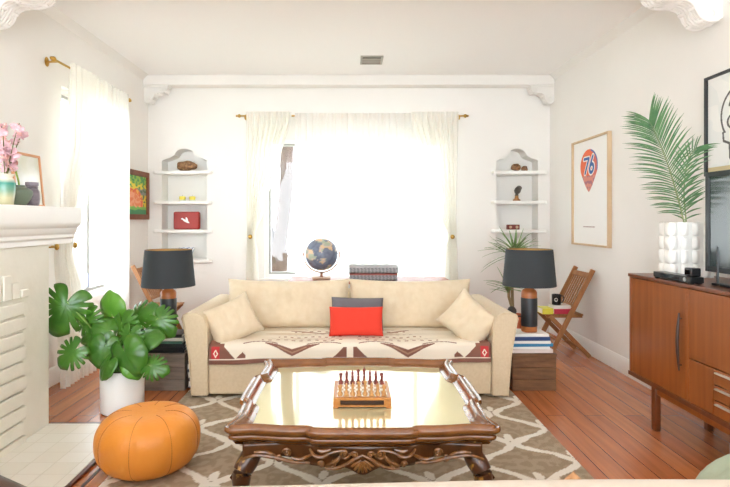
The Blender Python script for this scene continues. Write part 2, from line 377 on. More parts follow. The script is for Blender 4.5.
# ------------------------------------------------------------------ rug
RX, RY0, RY1 = 1.168, 1.0, 4.02
NX, NY = 300, 390
vs, fs = [], []
for j in range(NY+1):
    for i in range(NX+1):
        vs.append((-RX+2*RX*i/NX, RY0+(RY1-RY0)*j/NY, .012))
for j in range(NY):
    for i in range(NX): a = j*(NX+1)+i; fs.append((a, a+1, a+NX+2, a+NX+1))
base = len(vs)
me = bpy.data.meshes.new('area_rug'); me.from_pydata(vs, [], fs)
IV, TP, TP2 = lin('F8F3E6'), lin('B7A58B'), lin('A9977D')
def ell(x, y, cx, cy, a, b, th):
    dx, dy = x-cx, y-cy; c, s = math.cos(th), math.sin(th); u = (dx*c+dy*s)/a; v = (-dx*s+dy*c)/b; return u*u+v*v < 1
def rugcol(i, co):
    x, y = co.x, co.y
    n = noise.noise(Vector((x*5, y*5, 3))); n2 = noise.noise(Vector((x*5, y*5, 9)))
    x += .018*n; y += .018*n2
    P, Q = .52, .46
    u, v = (x+.13)/P, y/Q
    for sgn in (1, -1):
        uu = (u-(.25*sgn+.21*sgn*math.cos(2*PI*v))) % 1.0
        d = min(uu, 1-uu)*P
        sl = .21*2*PI*math.sin(2*PI*v)*P/Q
        if d/math.sqrt(1+sl*sl) < .020+.005*n: return IV
    for (cu, cv) in ((0,0),(.5,.5)):
        pass
    for k in (0, 1):
        du = ((u - .5*k + .5) % 1.0 - .5)*P; dv = ((v - .5*(1-k)*1.0 + .5) % 1.0 - .5)*Q if True else 0
        for (cx, cy, a, b, th) in ((.06,.05,.058,.024,.8),(-.06,.05,.058,.024,-.8),(0,.085,.022,.048,0),(.055,-.05,.04,.018,-.7),(-.055,-.05,.04,.018,.7)):
            if ell(du, dv, cx, cy, a, b, th): return IV
    return TP if noise.noise(Vector((co.x*25, co.y*25, 0))) > 0 else TP2
color_attr(me, rugcol)
RUG = attr_mat('woven_rug', .95, bump=.6, bscale=350)
rug = obj_me('area_rug', me, RUG, smooth=False); md = rug.modifiers.new('s', 'SOLIDIFY'); md.thickness = .011; md.offset = -1
tag(rug, 'taupe area rug with ivory vine trellis pattern under the coffee table', 'rug')

# ------------------------------------------------------------------ pillow helper
def pillow_bm(w, h, t, ear=.06, n=28, rd=0, sag=0, wr=.0, seed=0, edge=.004):
    bm = bmesh.new(); g = {}
    for s in (1, -1):
        for i in range(n+1):
            for j in range(n+1):
                u, v = -1+2*i/n, -1+2*j/n
                k = (s, i, j)
                if s == -1 and (i in (0, n) or j in (0, n)): g[k] = g[(1, i, j)]; continue
                x = u*w/2*(1-ear*(1-v*v)*.9); z = v*h/2*(1-ear*1.3*(1-u*u)) - (sag*(1-u*u) if v > 0 else 0)*v
                x *= math.sqrt(1-rd*v*v*v*v); z *= math.sqrt(1-rd*u*u*u*u)
                prof = (max(0, 1-u**4)*max(0, 1-v**4))**.5
                y = s*(t/2)*prof
                if prof > .02 and wr:
                    y += wr*s*noise.noise(Vector((x*9+seed, z*7, seed+s)))*prof + wr*.6*noise.noise(Vector((x*30+seed, z*9, seed)))*prof
                g[k] = bm.verts.new((x, y, z))
    for s in (1, -1):
        for i in range(n):
            for j in range(n):
                q = [g[(s,i,j)], g[(s,i+1,j)], g[(s,i+1,j+1)], g[(s,i,j+1)]]
                bm.faces.new(q if s == -1 else q[::-1])
    return bm
def cushion(name, label, cat, w, h, t, m, loc, rot, group=None, **k):
    o = obj(name, pillow_bm(w, h, t, **k), m, angle=80); o.location = loc; o.rotation_euler = rot
    return tag(o, label, cat, group)

# ------------------------------------------------------------------ main sofa
sofa = thing('sofa', 'cream linen two-cushion sofa against the wide window', 'sofa', (0, 4.25, 0))
def S(o): o.parent = sofa; o.matrix_parent_inverse = Matrix.Translation((0, -4.25, 0)); return o
S(box('base', (-.985, 3.755, .035), (.985, 4.70, .27), LINEN, bevel=.015))
for s, nm in ((-1, 'l'), (1, 'r')):
    pr = [(1.095,.03),(1.115,.30),(1.155,.535),(1.165,.565),(1.155,.592),(1.12,.607),(1.06,.605),(1.02,.582),(.995,.53),(.985,.30),(.985,.03)]
    bm = bmesh.new(); add_prism(bm, [(s*a, b) for a, b in pr], 'y', 3.735, 4.70); S(obj('arm', bm, LINEN, bevel=.012, bseg=3))
    bm = bmesh.new(); add_tube(bm, [(s*a, 3.737, b) for a, b in pr[:-1]], .004, 6); S(obj('welt', bm, LINEN))
bm = bmesh.new(); add_prism(bm, [(4.44,.25),(4.44,.50),(4.50,.64),(4.56,.67),(4.68,.66),(4.71,.60),(4.705,.03),(4.60,.03),(4.60,.25)], 'x', -.99, .99); S(obj('back_frame', bm, LINEN, bevel=.012))
S(box('seat_cushion', (-.975, 3.745, .272), (.975, 4.42, .392), LINEN, bevel=.045, bseg=5))
for x in (-1.04, 1.04):
    for y in (3.82, 4.62): S(box('foot', (x-.03, y-.03, .0125), (x+.03, y+.03, .04) , TEAKD, bevel=.003) if y < 4 else box('foot', (x-.03, y-.03, 0), (x+.03, y+.03, .04), TEAKD, bevel=.003))
for x, lab in ((-.497, 'left long cream back cushion on the sofa'), (.485, 'right long cream back cushion on the sofa')):
    bm = pillow_bm(.985, .40, .20, .035, 36, sag=.012, wr=.02, seed=x*9+3)
    o = S(obj('back_cushion', bm, LINEN2, angle=80)); o.location = (x, 4.36, .575); o.rotation_euler = (-.15, 0, 0)
cushion('throw_pillow', 'square cream pillow leaning on the left arm of the sofa', 'pillow', .37, .32, .19, LINEN2, (-.85, 3.90, .52), (-.42, -.36, .50), 'cream pillows at the sofa ends', wr=.02, seed=2, ear=.09)
cushion('throw_pillow', 'square cream pillow leaning on the right arm of the sofa', 'pillow', .37, .32, .19, LINEN2, (.858, 3.90, .525), (-.42, .62, -.62), 'cream pillows at the sofa ends', wr=.02, seed=5, ear=.09)
RED = mat('coral_fabric', 'E8402C', .85, bump=.15, bscale=300); GREYF = mat('slate_fabric', '6E6B70', .9, bump=.15, bscale=300)
cushion('lumbar_pillow', 'coral red lumbar pillow in the middle of the sofa', 'pillow', .395, .215, .10, RED, (.045, 3.955, .508), (-.30, .0, 0), ear=.04, wr=.006)
cushion('lumbar_pillow', 'slate grey pillow peeking out behind the coral red one', 'pillow', .40, .25, .10, GREYF, (.055, 4.125, .535), (-.30, 0.02, 0), ear=.04, wr=.006)
# the patterned blanket over the seat
CR, BR, RD, TN = lin('EDE3D0'), lin('84594A'), lin('C03A3C'), lin('A8836A')
prof = []
for k in range(12): prof.append((3.728, .262+.085*k/11))
for k in range(1, 11): a = PI/2*k/10; prof.append((3.728+.052*(1-math.cos(a)), .347+.053*math.sin(a)))
for k in range(1, 50): prof.append((3.78+.50*k/49, .400+.004*math.sin(k*.4)-.0002*k))
Sacc = [0]
for a, b in zip(prof, prof[1:]): Sacc.append(Sacc[-1]+math.hypot(a[0]-b[0], a[1]-b[1]))
# refine
NS = 200; L = Sacc[-1]; pf = []
k = 0
for i in range(NS+1):
    s = L*i/NS
    while k < len(Sacc)-2 and Sacc[k+1] < s: k += 1
    t_ = (s-Sacc[k])/(Sacc[k+1]-Sacc[k]); pf.append((prof[k][0]+(prof[k+1][0]-prof[k][0])*t_, prof[k][1]+(prof[k+1][1]-prof[k][1])*t_, s))
NX = 560; BW = .972; vs, fs, uv = [], [], []
for i in range(NS+1):
    y, z, s = pf[i]
    for j in range(NX+1):
        x = -BW+2*BW*j/NX; hem = max(0, 1-s/.1)
        vs.append((x, y-.006*hem*(1+math.sin(x*23)), z+.004*math.sin(x*9+s*6)+(-.006*hem*math.sin(x*5)))); uv.append((x, s))
for i in range(NS):
    for j in range(NX): a = i*(NX+1)+j; fs.append((a, a+1, a+NX+2, a+NX+1))
me = bpy.data.meshes.new('throw_blanket'); me.from_pydata(vs, [], fs)
def blk(i, co):
    x, s = uv[i]; X = abs(x)
    if s < .028: return BR
    if s < .034: return CR
    if X > .90:
        if X < .955 and s < .115 and s > .03:
            u, v = (X-.9275)/.0275, (s-.07)/.045
            r = abs(u)+abs(v)
            if r < .35: return RD
            if r < .62: return CR
            return RD
        return BR if s < .30 else CR
    if .87 < X <= .90: return BR if s < .14 else CR
    # right-angled triangles standing on the hem stripe
    if .79 < X < .87 and s < .034+(X-.79)*1.0: return BR
    if .70 < X < .79 and s < .034+(.09-abs(X-.79))*1.1*(1 if X > .70 else 0) and X > .72: return CR if s < .04 else BR if s < .034+(.79-X)*.9 else CR
    # big V chevrons
    u = abs(X-.40)
    if u < .19:
        lo = .045+.055*(u/.1) if u < .1 else .10+.035*(u-.1)/.09
        th = .045*(1-u/.2)+.006
        if lo < s < lo+th:
            return TN if (lo+th*.35 < s < lo+th*.62 and u < .1) else BR
    # arching thin lines
    for c in (.62, .18):
        q = abs(X-c)
        if q < .12 and abs(s-(.135+.02*math.cos(q/.12*PI/2))) < .004: return BR
    # centre star: two triangles with a cream gap
    if .022 < X < .12 and s < .034+.075*(1-abs(X-.045)/.08 if X > .045 else 1): return BR
    # rows of small marks on top
    for row, (s0, st) in enumerate(((.19,.055),(.25,.05),(.32,.05),(.40,.05),(.50,.06),(.58,.06))):
        if abs(s-s0-.01*math.sin(X*30)) < .009:
            ph = ((X+row*.02) % st)/st
            if ph < .45 and .05 < X < .62-.05*row: return BR if row % 2 else TN
    if abs(s-.45-.35*abs(X-.2)) < .012 and X < .45: return TN
    return CR
color_attr(me, blk)
o = obj_me('throw_blanket', me, attr_mat('wool_blanket', .95, .2, 300), angle=80)
md = o.modifiers.new('s', 'SOLIDIFY'); md.thickness = .004; md.offset = 0
tag(o, 'cream woven blanket with brown chevrons spread over the sofa seat', 'blanket')

# ------------------------------------------------------------------ coffee table
CTX, CTY = .047, 2.535
tb = thing('coffee_table', 'carved walnut coffee table with scalloped tray rim and mirrored glass top', 'coffee table', (CTX, CTY, 0))
q = [(0,-.565),(.10,-.565),(.17,-.563),(.198,-.555),(.215,-.541),(.27,-.541),(.34,-.534),(.41,-.522),(.46,-.526),(.493,-.530),(.516,-.513),(.518,-.485),(.505,-.44),(.497,-.38),(.498,-.30),(.501,-.225),(.513,-.20),(.524,-.18),(.527,-.10),(.527,0)]
half = q+[(a, -b) for a, b in q[:-1][::-1]]
outl = half+[(-a, b) for a, b in half[1:-1][::-1]]
outl = [Vector((a*1.0, b*.955)) for a, b in outl]
outl = [v.copy() for v in catmull([(v.x, v.y, 0) for v in outl], 4)]
def sweep(bm, prof, path=outl, close_in=False):
    n = len(path); rings = []
    nor = []
    for i in range(n):
        t_ = (path[(i+3) % n]-path[(i-3) % n]); nv = Vector((t_.y, -t_.x, 0)).normalized(); nor.append(nv)
    for off, z in prof:
        rings.append([bm.verts.new((path[i].x+nor[i].x*off, path[i].y+nor[i].y*off, z)) for i in range(n)])
    for k in range(len(rings)):
        A = rings[k]; B = rings[(k+1) % len(rings)]
        if k == len(rings)-1 and not close_in: break
        for i in range(n): bm.faces.new([A[i], A[(i+1)%n], B[(i+1)%n], B[i]])
    return rings
bm = bmesh.new()
sweep(bm, [(-.062,.425),(-.062,.440),(-.050,.443),(-.040,.456),(-.034,.470),(-.024,.474),(-.014,.470),(-.010,.462),(-.004,.462),(.002,.467),(.006,.463),(.007,.452),(.002,.444),(-.008,.441),(-.012,.432),(-.008,.426),(-.010,.418),(-.022,.412),(-.030,.402),(-.036,.395),(-.062,.395)], close_in=True)
obj('tray_rim', bm, WALNUT, tb, angle=50)
bm = bmesh.new()
for zz in (.436, .429):
    c_ = bm.verts.new((0, 0, zz)); r = [bm.verts.new((p.x*.905, p.y*.905, zz)) for p in outl]
    for i in range(len(r)): bm.faces.new([c_, r[i], r[(i+1) % len(r)]])
obj('glass_top', bm, mat('antique_mirror_glass', 'D8CFA4', .07, .28, spec=.7), tb, smooth=False, label='mirrored pale glass table top')
# apron with scalloped lower edge
def apron_low(t):          # t = -1..1 along a side
    a = abs(t)
    z = .322
    if a > .42: z = .322+.03*math.sin(min(1, (a-.42)/.34)*PI/2)
    if a > .80: z = .352-.02*((a-.80)/.2)
    z -= .030*math.exp(-(a/.10)**2)+.008*math.exp(-((a-.28)/.08)**2)
    return z
def side_apron(face):
    bm = bmesh.new(); n = 90
    def f(u, v):
        t_ = -1+2*u
        if face in 'fb':
            x = t_*.455; y = .47+.016*(1 if abs(x) < .19 else max(0, 1-(abs(x)-.19)/.03)) + .008*math.cos(t_*6)
            p = (x, -y if face == 'f' else y)
        else:
            y = t_*.455; x = .44+.02*math.cos(t_*3)*1.0
            p = (x if face == 'r' else -x, y)
        lo = apron_low(t_); z = lo+(.40-lo)*v
        return (p[0], p[1], z)
    add_grid(bm, f, n, 6); o = obj('apron', bm, APR, tb); md = o.modifiers.new('s', 'SOLIDIFY'); md.thickness = .022; md.offset = 0; return o
aprons = [side_apron(c) for c in 'fblr']
# carved relief on the front and back aprons
def spiral(c, r0, turns, a0, sgn, y, n=26):
    return [(c[0]+sgn*r0*(1-i/n*.85)*math.cos(a0+turns*2*PI*i/n), y, c[1]+r0*(1-i/n*.85)*math.sin(a0+turns*2*PI*i/n)) for i in range(n+1)]
def taper(n, r): return [r*(.45+.55*math.sin(PI*min(1, max(0, (i+.5)/n)))) for i in range(n)]
for sy, ap in ((-1, aprons[0]), (1, aprons[1])):
    bm = bmesh.new(); Y = sy*.508; Y2 = sy*.493
    for s in (-1, 1):
        for c, r0, tr, a0 in (((s*.068,.372),.020,1.4,PI), ((s*.115,.332),.013,1.3,PI/2), ((s*.155,.333),.011,1.3,0), ((s*.030,.368),.012,1.1,0), ((s*.285,.37),.016,1.4,0),((s*.315,.352),.014,1.3,PI)):
            sp = spiral(c, r0, tr, a0, s, Y if abs(c[0]) < .2 else Y2); add_tube(bm, sp, [.0055]*len(sp), 8)
            add_ball(bm, (c[0], Y if abs(c[0]) < .2 else Y2, c[1]), .006, seg=8)
        for pts in ([(s*.0,.366),(s*.03,.352),(s*.055,.335),(s*.10,.318),(s*.14,.318)], [(s*.075,.385),(s*.12,.375),(s*.15,.36),(s*.18,.365),(s*.20,.385)], [(s*.12,.388),(s*.15,.381),(s*.17,.386)],
                    [(s*.27,.352),(s*.24,.345),(s*.215,.352),(s*.19,.37)], [(s*.33,.36),(s*.37,.372),(s*.41,.37)], [(s*.46,.345),(s*.40,.360),(s*.33,.352),(s*.26,.335),(s*.20,.332)], [(s*.14,.325),(s*.10,.345),(s*.085,.362)]):
            cv = catmull([(a, Y if abs(a) < .2 else Y2, b) for a, b in pts], 6, False); add_tube(bm, cv, taper(len(cv), .008), 8)
    for k in range(-3, 4):         # shell fan
        a = k*.33; cv = [(math.sin(a)*r_*1.0, Y-sy*-.002, .352-math.cos(a)*r_) for r_ in (.008,.02,.036,.05)]
        add_tube(bm, cv, [.003,.005,.0065,.004], 8)
    o = obj('carving', bm, mat('gold_brown_carving', '9C6832', .28, var='4A2A10', scale=(40,40,40), amt=.5, coat=.5), ap)  # relief coloured paler than the apron, mottled with dark brown
LEGM = mat('gilt_worn_leg', '4B2A14', .3, var='B98A3E', scale=(38,38,26), amt=.18, coat=.4)
for n_ in LEGM.node_tree.nodes:
    if n_.type == 'VALTORGB': n_.color_ramp.elements[1].position = .68; n_.color_ramp.elements[0].position = .57
for sx in (-1, 1):
    for sy in (-1, 1):
        bm = bmesh.new(); 
        cv = catmull([(0,0,.405),(0,0,.36),(.010,.010,.33),(.030,.030,.295),(.036,.036,.25),(.026,.026,.20),(.006,.006,.13),(-.006,-.006,.08),(.004,.004,.045),(.018,.018,.036),(.028,.028,.034)], 4, False)
        n = len(cv); rr = []
        for i in range(n):
            z = cv[i].z; rr.append(interp([(.0,.018),(.04,.019),(.06,.018),(.13,.018),(.2,.026),(.27,.036),(.33,.040),(.37,.034),(.41,.03)], z)[0])
        add_tube(bm, [(sx*(.425+p.x), sy*(.445+p.y), p.z) for p in cv], rr, 14)
        add_ball(bm, (sx*.453, sy*.473, .0125+.022), .03, (1,1,.72), 14)
        lg = obj('leg', bm, LEGM, tb)
        bm = bmesh.new()
        for k in range(5):
            a = -.9+k*.45; cc = Vector((sx*(.47+.028*math.cos(a)), sy*(.485+.02*math.cos(a)), 0))
            add_tube(bm, [(sx*(.472)+a*.012*1, sy*(.478+.004), .30-.0*k), (sx*(.478)+a*.022, sy*(.492-.006*abs(k-2)), .27), (sx*(.474)+a*.016, sy*(.488-.004*abs(k-2)), .22+.015*abs(k-2))], [.004,.007,.002], 7)
        obj('leaf_carving', bm, LEGM, lg)

# ------------------------------------------------------------------ chess set
CBX, CBY, CZ = .053, 2.455, .4365
cb = thing('chess_board', 'small wooden box chess board on the mirrored coffee table', 'chess board', (CBX, CBY, CZ))
BOXW = mat('honey_wood', 'C88A45', .4, var='A86C2E', scale=(60,8,60), amt=.6)
bm = bmesh.new(); add_box(bm, (-.125,-.125,.006), (.125,.125,.012)); add_box(bm, (-.125,-.125,.034), (.125,.125,.046))
add_box(bm, (-.125,-.125,.012), (-.095,.125,.034)); add_box(bm, (.095,-.125,.012), (.125,.125,.034)); add_box(bm, (-.095,.095,.012), (.095,.125,.034)); obj('box', bm, BOXW, cb, False, .002)
for s in (-1, 1):
    for r in (-1, 1): box('foot', (s*.115-.012, r*.115-.012, 0), (s*.115+.012, r*.115+.012, .006), BOXW, cb, .002)
box('drawer', (-.094, -.115, .0125), (.094, .09, .0335), mat('dark_slot', '3B2413', .6), cb, .001)
sq = .0275; c0 = mat('light_square', 'F2ECDC', .35); c1 = mat('dark_square', 'C9A67C', .35)
me = bpy.data.meshes.new('squares'); vs = [(-.11+i*sq, -.11+j*sq, .0468) for j in range(9) for i in range(9)]
me.from_pydata(vs, [], [(j*9+i, j*9+i+1, (j+1)*9+i+1, (j+1)*9+i) for j in range(8) for i in range(8)])
o = obj_me('playing_squares', me, [c0, c1], cb, smooth=False)
for k, p in enumerate(me.polygons): p.material_index = (k//8+k) % 2
PCW = mat('boxwood', 'C9975A', .35, var='B5854A', scale=(90,90,90)); PCB = mat('rosewood', '6E2B22', .3, var='8A3A2C', scale=(90,90,90))
def piece_mesh(kind):
    bm = bmesh.new(); h = {'pawn': .034, 'rook': .036, 'knight': .041, 'bishop': .047, 'queen': .053, 'king': .058}[kind]
    pr = [(0,0),(.0095,0),(.0098,.003),(.0078,.006),(.0062,.008),(.0042,h*.42),(.0036,h*.55)]
    if kind == 'pawn': pr += [(.0058,h*.6),(.0038,h*.64),(.0052,h*.75),(.0058,h*.85),(.0045,h*.95),(0,h)]
    elif kind == 'rook': pr += [(.0055,h*.65),(.0075,h*.78),(.0078,h),(.0052,h),(.0052,h*.9),(0,h*.9)]
    elif kind == 'knight': pr += [(.0062,h*.58),(.005,h*.62),(0,h*.64)]
    elif kind == 'bishop': pr += [(.0065,h*.6),(.004,h*.63),(.006,h*.76),(.0048,h*.86),(.0018,h*.93),(.0022,h*.97),(0,h)]
    else: pr += [(.0072,h*.6),(.0042,h*.64),(.0056,h*.76),(.0074,h*.88),(.005,h*.9),(.002,h*.93),(.0025,h*.96),(0,h*.98)]
    add_lathe(bm, pr, seg=14)
    if kind == 'knight':
        add_tube(bm, catmull([(0,.001,h*.55),(0,.003,h*.75),(0,.001,h*.92),(0,-.004,h*.95),(0,-.0095,h*.80)], 4, False), [.0055,.0058,.006,.006,.0058,.0055,.0053,.005,.0048,.0048,.0045,.0042,.004,.0038,.0036,.0032,.003], 8)
        add_ball(bm, (.0022,.002,h), .0018, (1,1,1.7), 6); add_ball(bm, (-.0022,.002,h), .0018, (1,1,1.7), 6)
    if kind == 'king': add_box(bm, (-.001,-.001,h*.96), (.001,.001,h*1.08)); add_box(bm, (-.0035,-.001,h*1.0), (.0035,.001,h*1.035))
    if kind == 'queen':
        for k in range(6): add_ball(bm, (.0064*math.cos(k*PI/3), .0064*math.sin(k*PI/3), h*.89), .0016, seg=6)
    bmesh.ops.recalc_face_normals(bm, faces=bm.faces); me = bpy.data.meshes.new(kind); bm.to_mesh(me); bm.free()
    me.polygons.foreach_set('use_smooth', [True]*len(me.polygons)); return me
KM = {}
for kind in ('pawn','rook','knight','bishop','queen','king'):
    for cn, m in (('light', PCW), ('dark', PCB)):
        me = piece_mesh(kind); me.materials.append(m); KM[(cn, kind)] = me
rank = ['rook','knight','bishop','queen','king','bishop','knight','rook']
names = ['leftmost', 'second from the left', 'third from the left', 'fourth from the left', 'fourth from the right', 'third from the right', 'second from the right', 'rightmost']
for cn, rows in (('light', ((0,'back'),(1,'pawn'))), ('dark', ((7,'back'),(6,'pawn')))):
    for row, typ in rows:
        for i in range(8):
            kind = 'pawn' if typ == 'pawn' else rank[i]
            o = bpy.data.objects.new('chess_'+kind, KM[(cn, kind)]); COL.objects.link(o)
            o.location = (CBX-.11+sq*(i+.5), CBY-.11+sq*(row+.5), CZ+.0469); o.scale = (1.1, 1.1, 1.22)
            if cn == 'dark' and kind == 'knight': o.rotation_euler.z = 0
            wood = 'pale boxwood' if cn == 'light' else 'dark rosewood'
            where = ('nearest row' if row == 0 else 'second row' if row == 1 else 'third row, before the farthest' if row == 6 else 'farthest row')
            tag(o, f'{wood} chess {kind}, {names[i]} in the {where}', 'chess piece', f'{cn} chess pieces')

# ------------------------------------------------------------------ pouf
pf_ = thing('pouf', 'round orange leather pouf with stitched seams beside the hearth', 'pouf', (-1.012, 2.715, 0))
LEA = mat('orange_leather', 'F0A042', .42, var='E08A2C', scale=(6,6,4), amt=.7, bump=.25, bscale=45)
def pz(a, k=1.0):     # profile angle -> r,z
    r = .252*abs(math.cos(a))**.62; z = .153+.153*math.copysign(abs(math.sin(a))**.85, math.sin(a)); return r, z
bm = bmesh.new(); NSg = 8; seg = NSg*12
rows = []
for j in range(37):
    a = -PI/2+PI*j/36; r, z = pz(a); row = []
    if j in (0, 36): z += (.01 if j == 0 else -.018); row = [bm.verts.new((0, 0, max(z,.0135)))]
    else:
        dm = .018*math.exp(-((a-PI/2)/.35)**2)
        for k in range(seg):
            th = 2*PI*k/seg; s = (k % 12)/12; groove = .007*math.exp(-(min(s, 1-s)*12)**2/.8); rr = r*(1-groove/.27+.0) 
            rr += .004*noise.noise(Vector((math.cos(th)*3, math.sin(th)*3, z*6)))
            row.append(bm.verts.new((rr*math.cos(th), rr*math.sin(th), max(z-dm, .0135))))
    rows.append(row)
for A, B in zip(rows, rows[1:]):
    for k in range(seg):
        k2 = (k+1) % seg
        if len(A) == 1: bm.faces.new([A[0], B[k2], B[k]])
        elif len(B) == 1: bm.faces.new([A[k], A[k2], B[0]])
        else: bm.faces.new([A[k], A[k2], B[k2], B[k]])
obj('cover', bm, LEA, pf_, angle=80)
THR = mat('dark_thread', 'B86A20', .7)
for s in range(NSg):
    th = 2*PI*s/NSg; bm = bmesh.new(); pts = []; rr_ = []
    for j in range(90):
        a = -PI/2+PI*(j+8)/103; r, z = pz(a); dm = .018*math.exp(-((a-PI/2)/.35)**2)
        if r < .05: continue
        rr = r*(1-.007/.27); pts.append(((rr+.0003)*math.cos(th), (rr+.0003)*math.sin(th), max(z-dm, .016))); rr_.append(.0022 if j % 2 else .0012)
    add_tube(bm, pts, rr_, 5); obj('seam', bm, THR, pf_, label='stitched seam between two leather panels')
pf_.scale = (1,1,1)

# ------------------------------------------------------------------ monstera
LEAF = mat('monstera_leaf', '2C6218', .28, var='4F8428', scale=(9,9,9), amt=.5, spec=.6)
LEAFL = mat('young_leaf', '6AA432', .35, var='4C8A2A', scale=(9,9,9), spec=.6)
STEM = mat('green_stem', '7DA050', .5)
pot = thing('potted_monstera', 'monstera in a tall white cylinder planter by the fireplace', 'plant', (-1.50, 3.56, 0))
bm = bmesh.new(); add_lathe(bm, [(0,.0),(.128,.0),(.134,.006),(.138,.27),(.136,.275),(.128,.275),(.126,.25),(0,.25)], seg=48); obj('planter', bm, WHITEC, pot)
bm = bmesh.new(); add_lathe(bm, [(0,.245),(.127,.245),(.127,.252),(0,.258)], seg=32); obj('soil', bm, mat('soil', '3A2A1E', .95, bump=.8, bscale=60), pot)
def leaf_bm(size, split=True, nseg=120, seed=0, droop=.25):
    bm = bmesh.new(); rnd = random.Random(seed)
    c = bm.verts.new((0,0,0)); rings = []
    notch = [(.55, .5), (.95, .55), (1.35, .55), (1.75, .5), (2.1, .4)]
    R = 5
    for k in range(nseg):
        th = -PI+2*PI*(k+.5)/nseg       # 0 = tip direction (+y), pi = stem
        a = abs(th)
        r = .62+.30*math.cos(a*.5)**2+.12*math.exp(-(a/.25)**2)+.10*math.exp(-((a-2.3)/.5)**2)
        r *= 1-.75*math.exp(-((PI-a)/.22)**2)
        if split:
            for na, dep in notch:
                r *= 1-dep*math.exp(-((a-na-(.06 if th > 0 else 0))/.055)**2)
        r *= size*.62
        ring = []
        for j in range(1, R+1):
            q = r*j/R; x = math.sin(th)*q*1.0; y = math.cos(th)*q
            z = -droop*(q/size)**2*size*1.2+.12*abs(x)*math.exp(-abs(x)*6/size) +.012*size*math.sin(a*9)*(j/R)**2
            ring.append(bm.verts.new((x, y+size*.08, z)))
        rings.append(ring)
    for k in range(nseg):
        A, B = rings[k], rings[(k+1) % nseg]
        bm.faces.new([c, A[0], B[0]])
        for j in range(R-1): bm.faces.new([A[j], A[j+1], B[j+1], B[j]])
    c.co = Vector((0, size*.05, 0)); return bm
def place_leaf(parent, org, size, pos, tip, nrm, split=True, m=LEAF, seed=0, droop=.45, base=None):
    """pos = leaf centre (stem joint) in world; tip = direction to tip; nrm = facing."""
    y = Vector(tip).normalized(); z = Vector(nrm); z = (z-y*z.dot(y)).normalized(); x = y.cross(z)
    R = Matrix((x, y, z)).transposed()
    bm = leaf_bm(size, split, seed=seed, droop=droop)
    for v in bm.verts: v.co = R @ v.co + Vector(pos)-org
    o = obj('leaf', bm, m, parent, angle=80); md = o.modifiers.new('s', 'SOLIDIFY'); md.thickness = .0012; md.offset = 0
    b = Vector(base if base else (random.uniform(-.04,.04), random.uniform(-.04,.04), .25)); e = Vector(pos)-org
    mid = b*.5+e*.5+Vector((0,0,.05)); bm = bmesh.new(); add_tube(bm, catmull([b, b*.75+mid*.25+Vector((0,0,.04)), mid, e], 5, False), .0045, 7)
    obj('stem', bm, STEM, parent)
org = Vector((-1.50, 3.56, 0))
LV = [ # px, py, depth, size, tip(dir screen x,up), split, material
 (67, 302, 3.42, .33, (-.35,-1), 1, LEAF), (86, 318, 3.50, .23, (.35,-1), 1, LEAF), (75, 350, 3.36, .21, (-.6,-.6), 1, LEAF),
 (112, 314, 3.55, .21, (-.25,1), 0, LEAFL), (122, 322, 3.50, .24, (.2,-.9), 1, LEAF), (135, 320, 3.60, .24, (.6,.5), 1, LEAF),
 (105, 345, 3.42, .22, (-.2,-1), 0, LEAF), (124, 350, 3.36, .26, (.4,-.8), 0, LEAF), (142, 338, 3.46, .20, (.9,.2), 0, LEAF),
 (158, 318, 3.56, .22, (.55,-.6), 1, LEAF), (150, 366, 3.36, .17, (1,-.25), 1, LEAF), (150, 318, 3.60, .13, (.5,.9), 0, LEAFL),
 (110, 330, 3.48, .18, (-.7,.3), 0, LEAF), (94, 334, 3.50, .14, (-.8,-.3), 0, LEAF), (108, 362, 3.38, .17, (-.5,-.8), 0, LEAF), (132, 362, 3.40, .16, (.3,-.5), 0, LEAFL),
 (130, 333, 3.42, .20, (-.1,-1), 1, LEAF), (72, 316, 3.5, .07, (0,-1), 0, LEAFL)]
for i, (px, py, d, sz, tp, sp, mm) in enumerate(LV):
    p = at(px, py, d); rnd = random.Random(i)
    nr = Vector((rnd.uniform(-.8,.8), -1, .5+rnd.uniform(-.5,.6)))
    place_leaf(pot, org, sz, p, Vector((tp[0], -.15, tp[1])), nr, bool(sp), mm, i)

# ------------------------------------------------------------------ crates, books, lamps
def crate(label, x0, x1, y0, y1, z1, m):
    t = thing('wooden_crate', label, 'crate', ((x0+x1)/2, (y0+y1)/2, 0)); w = (x1-x0)/2; d = (y1-y0)/2
    nb = 3; hh = z1-.012
    for s, nm in ((-1,'front'),(1,'back')):
        bm = bmesh.new()
        for k in range(nb): add_box(bm, (-w, s*d-(.014 if s > 0 else 0), k*hh/nb+.001), (w, s*d+(.014 if s < 0 else 0), (k+1)*hh/nb-.002))
        obj(nm+'_panel', bm, m, t, False, .003)
    for s in (-1, 1):
        bm = bmesh.new()
        for k in range(nb): add_box(bm, (min(s*w, s*(w-.014)), -d+.0145, k*hh/nb+.001), (max(s*w, s*(w-.014)), d-.0145, (k+1)*hh/nb-.002))
        obj('side_panel', bm, m, t, False, .003)
    box('top_panel', (-w-.003, -d-.003, z1-.012), (w+.003, d+.003, z1), m, t, .002)
    return t
crate('dark brown wooden crate right of the sofa under a lamp', 1.19, 1.51, 3.95, 4.28, .268, CRATE)
crate('weathered grey wooden crate left of the sofa behind the monstera', -1.56, -1.21, 3.95, 4.28, .268, CRATEG)
def book(label, c, w, d, h, z, col, rz=0, group=None, spine='-y'):
    t = thing('book', label, 'book', (c[0], c[1], z), rz, group)
    m = mat('cover_'+col, col, .45, var=col, bump=.05); a = .003
    bm = bmesh.new(); add_box(bm, (-w/2,-d/2,0), (w/2,d/2,a)); add_box(bm, (-w/2,-d/2,h-a), (w/2,d/2,h)); add_box(bm, (-w/2,-d/2,a), (w/2,-d/2+a,h-a)); obj('cover', bm, m, t, False, .001)
    box('pages', (-w/2+.004, -d/2+a+.0005, a), (w/2-.004, d/2-.005, h-a), PAPER, t, 0)
    return t
z = .2685
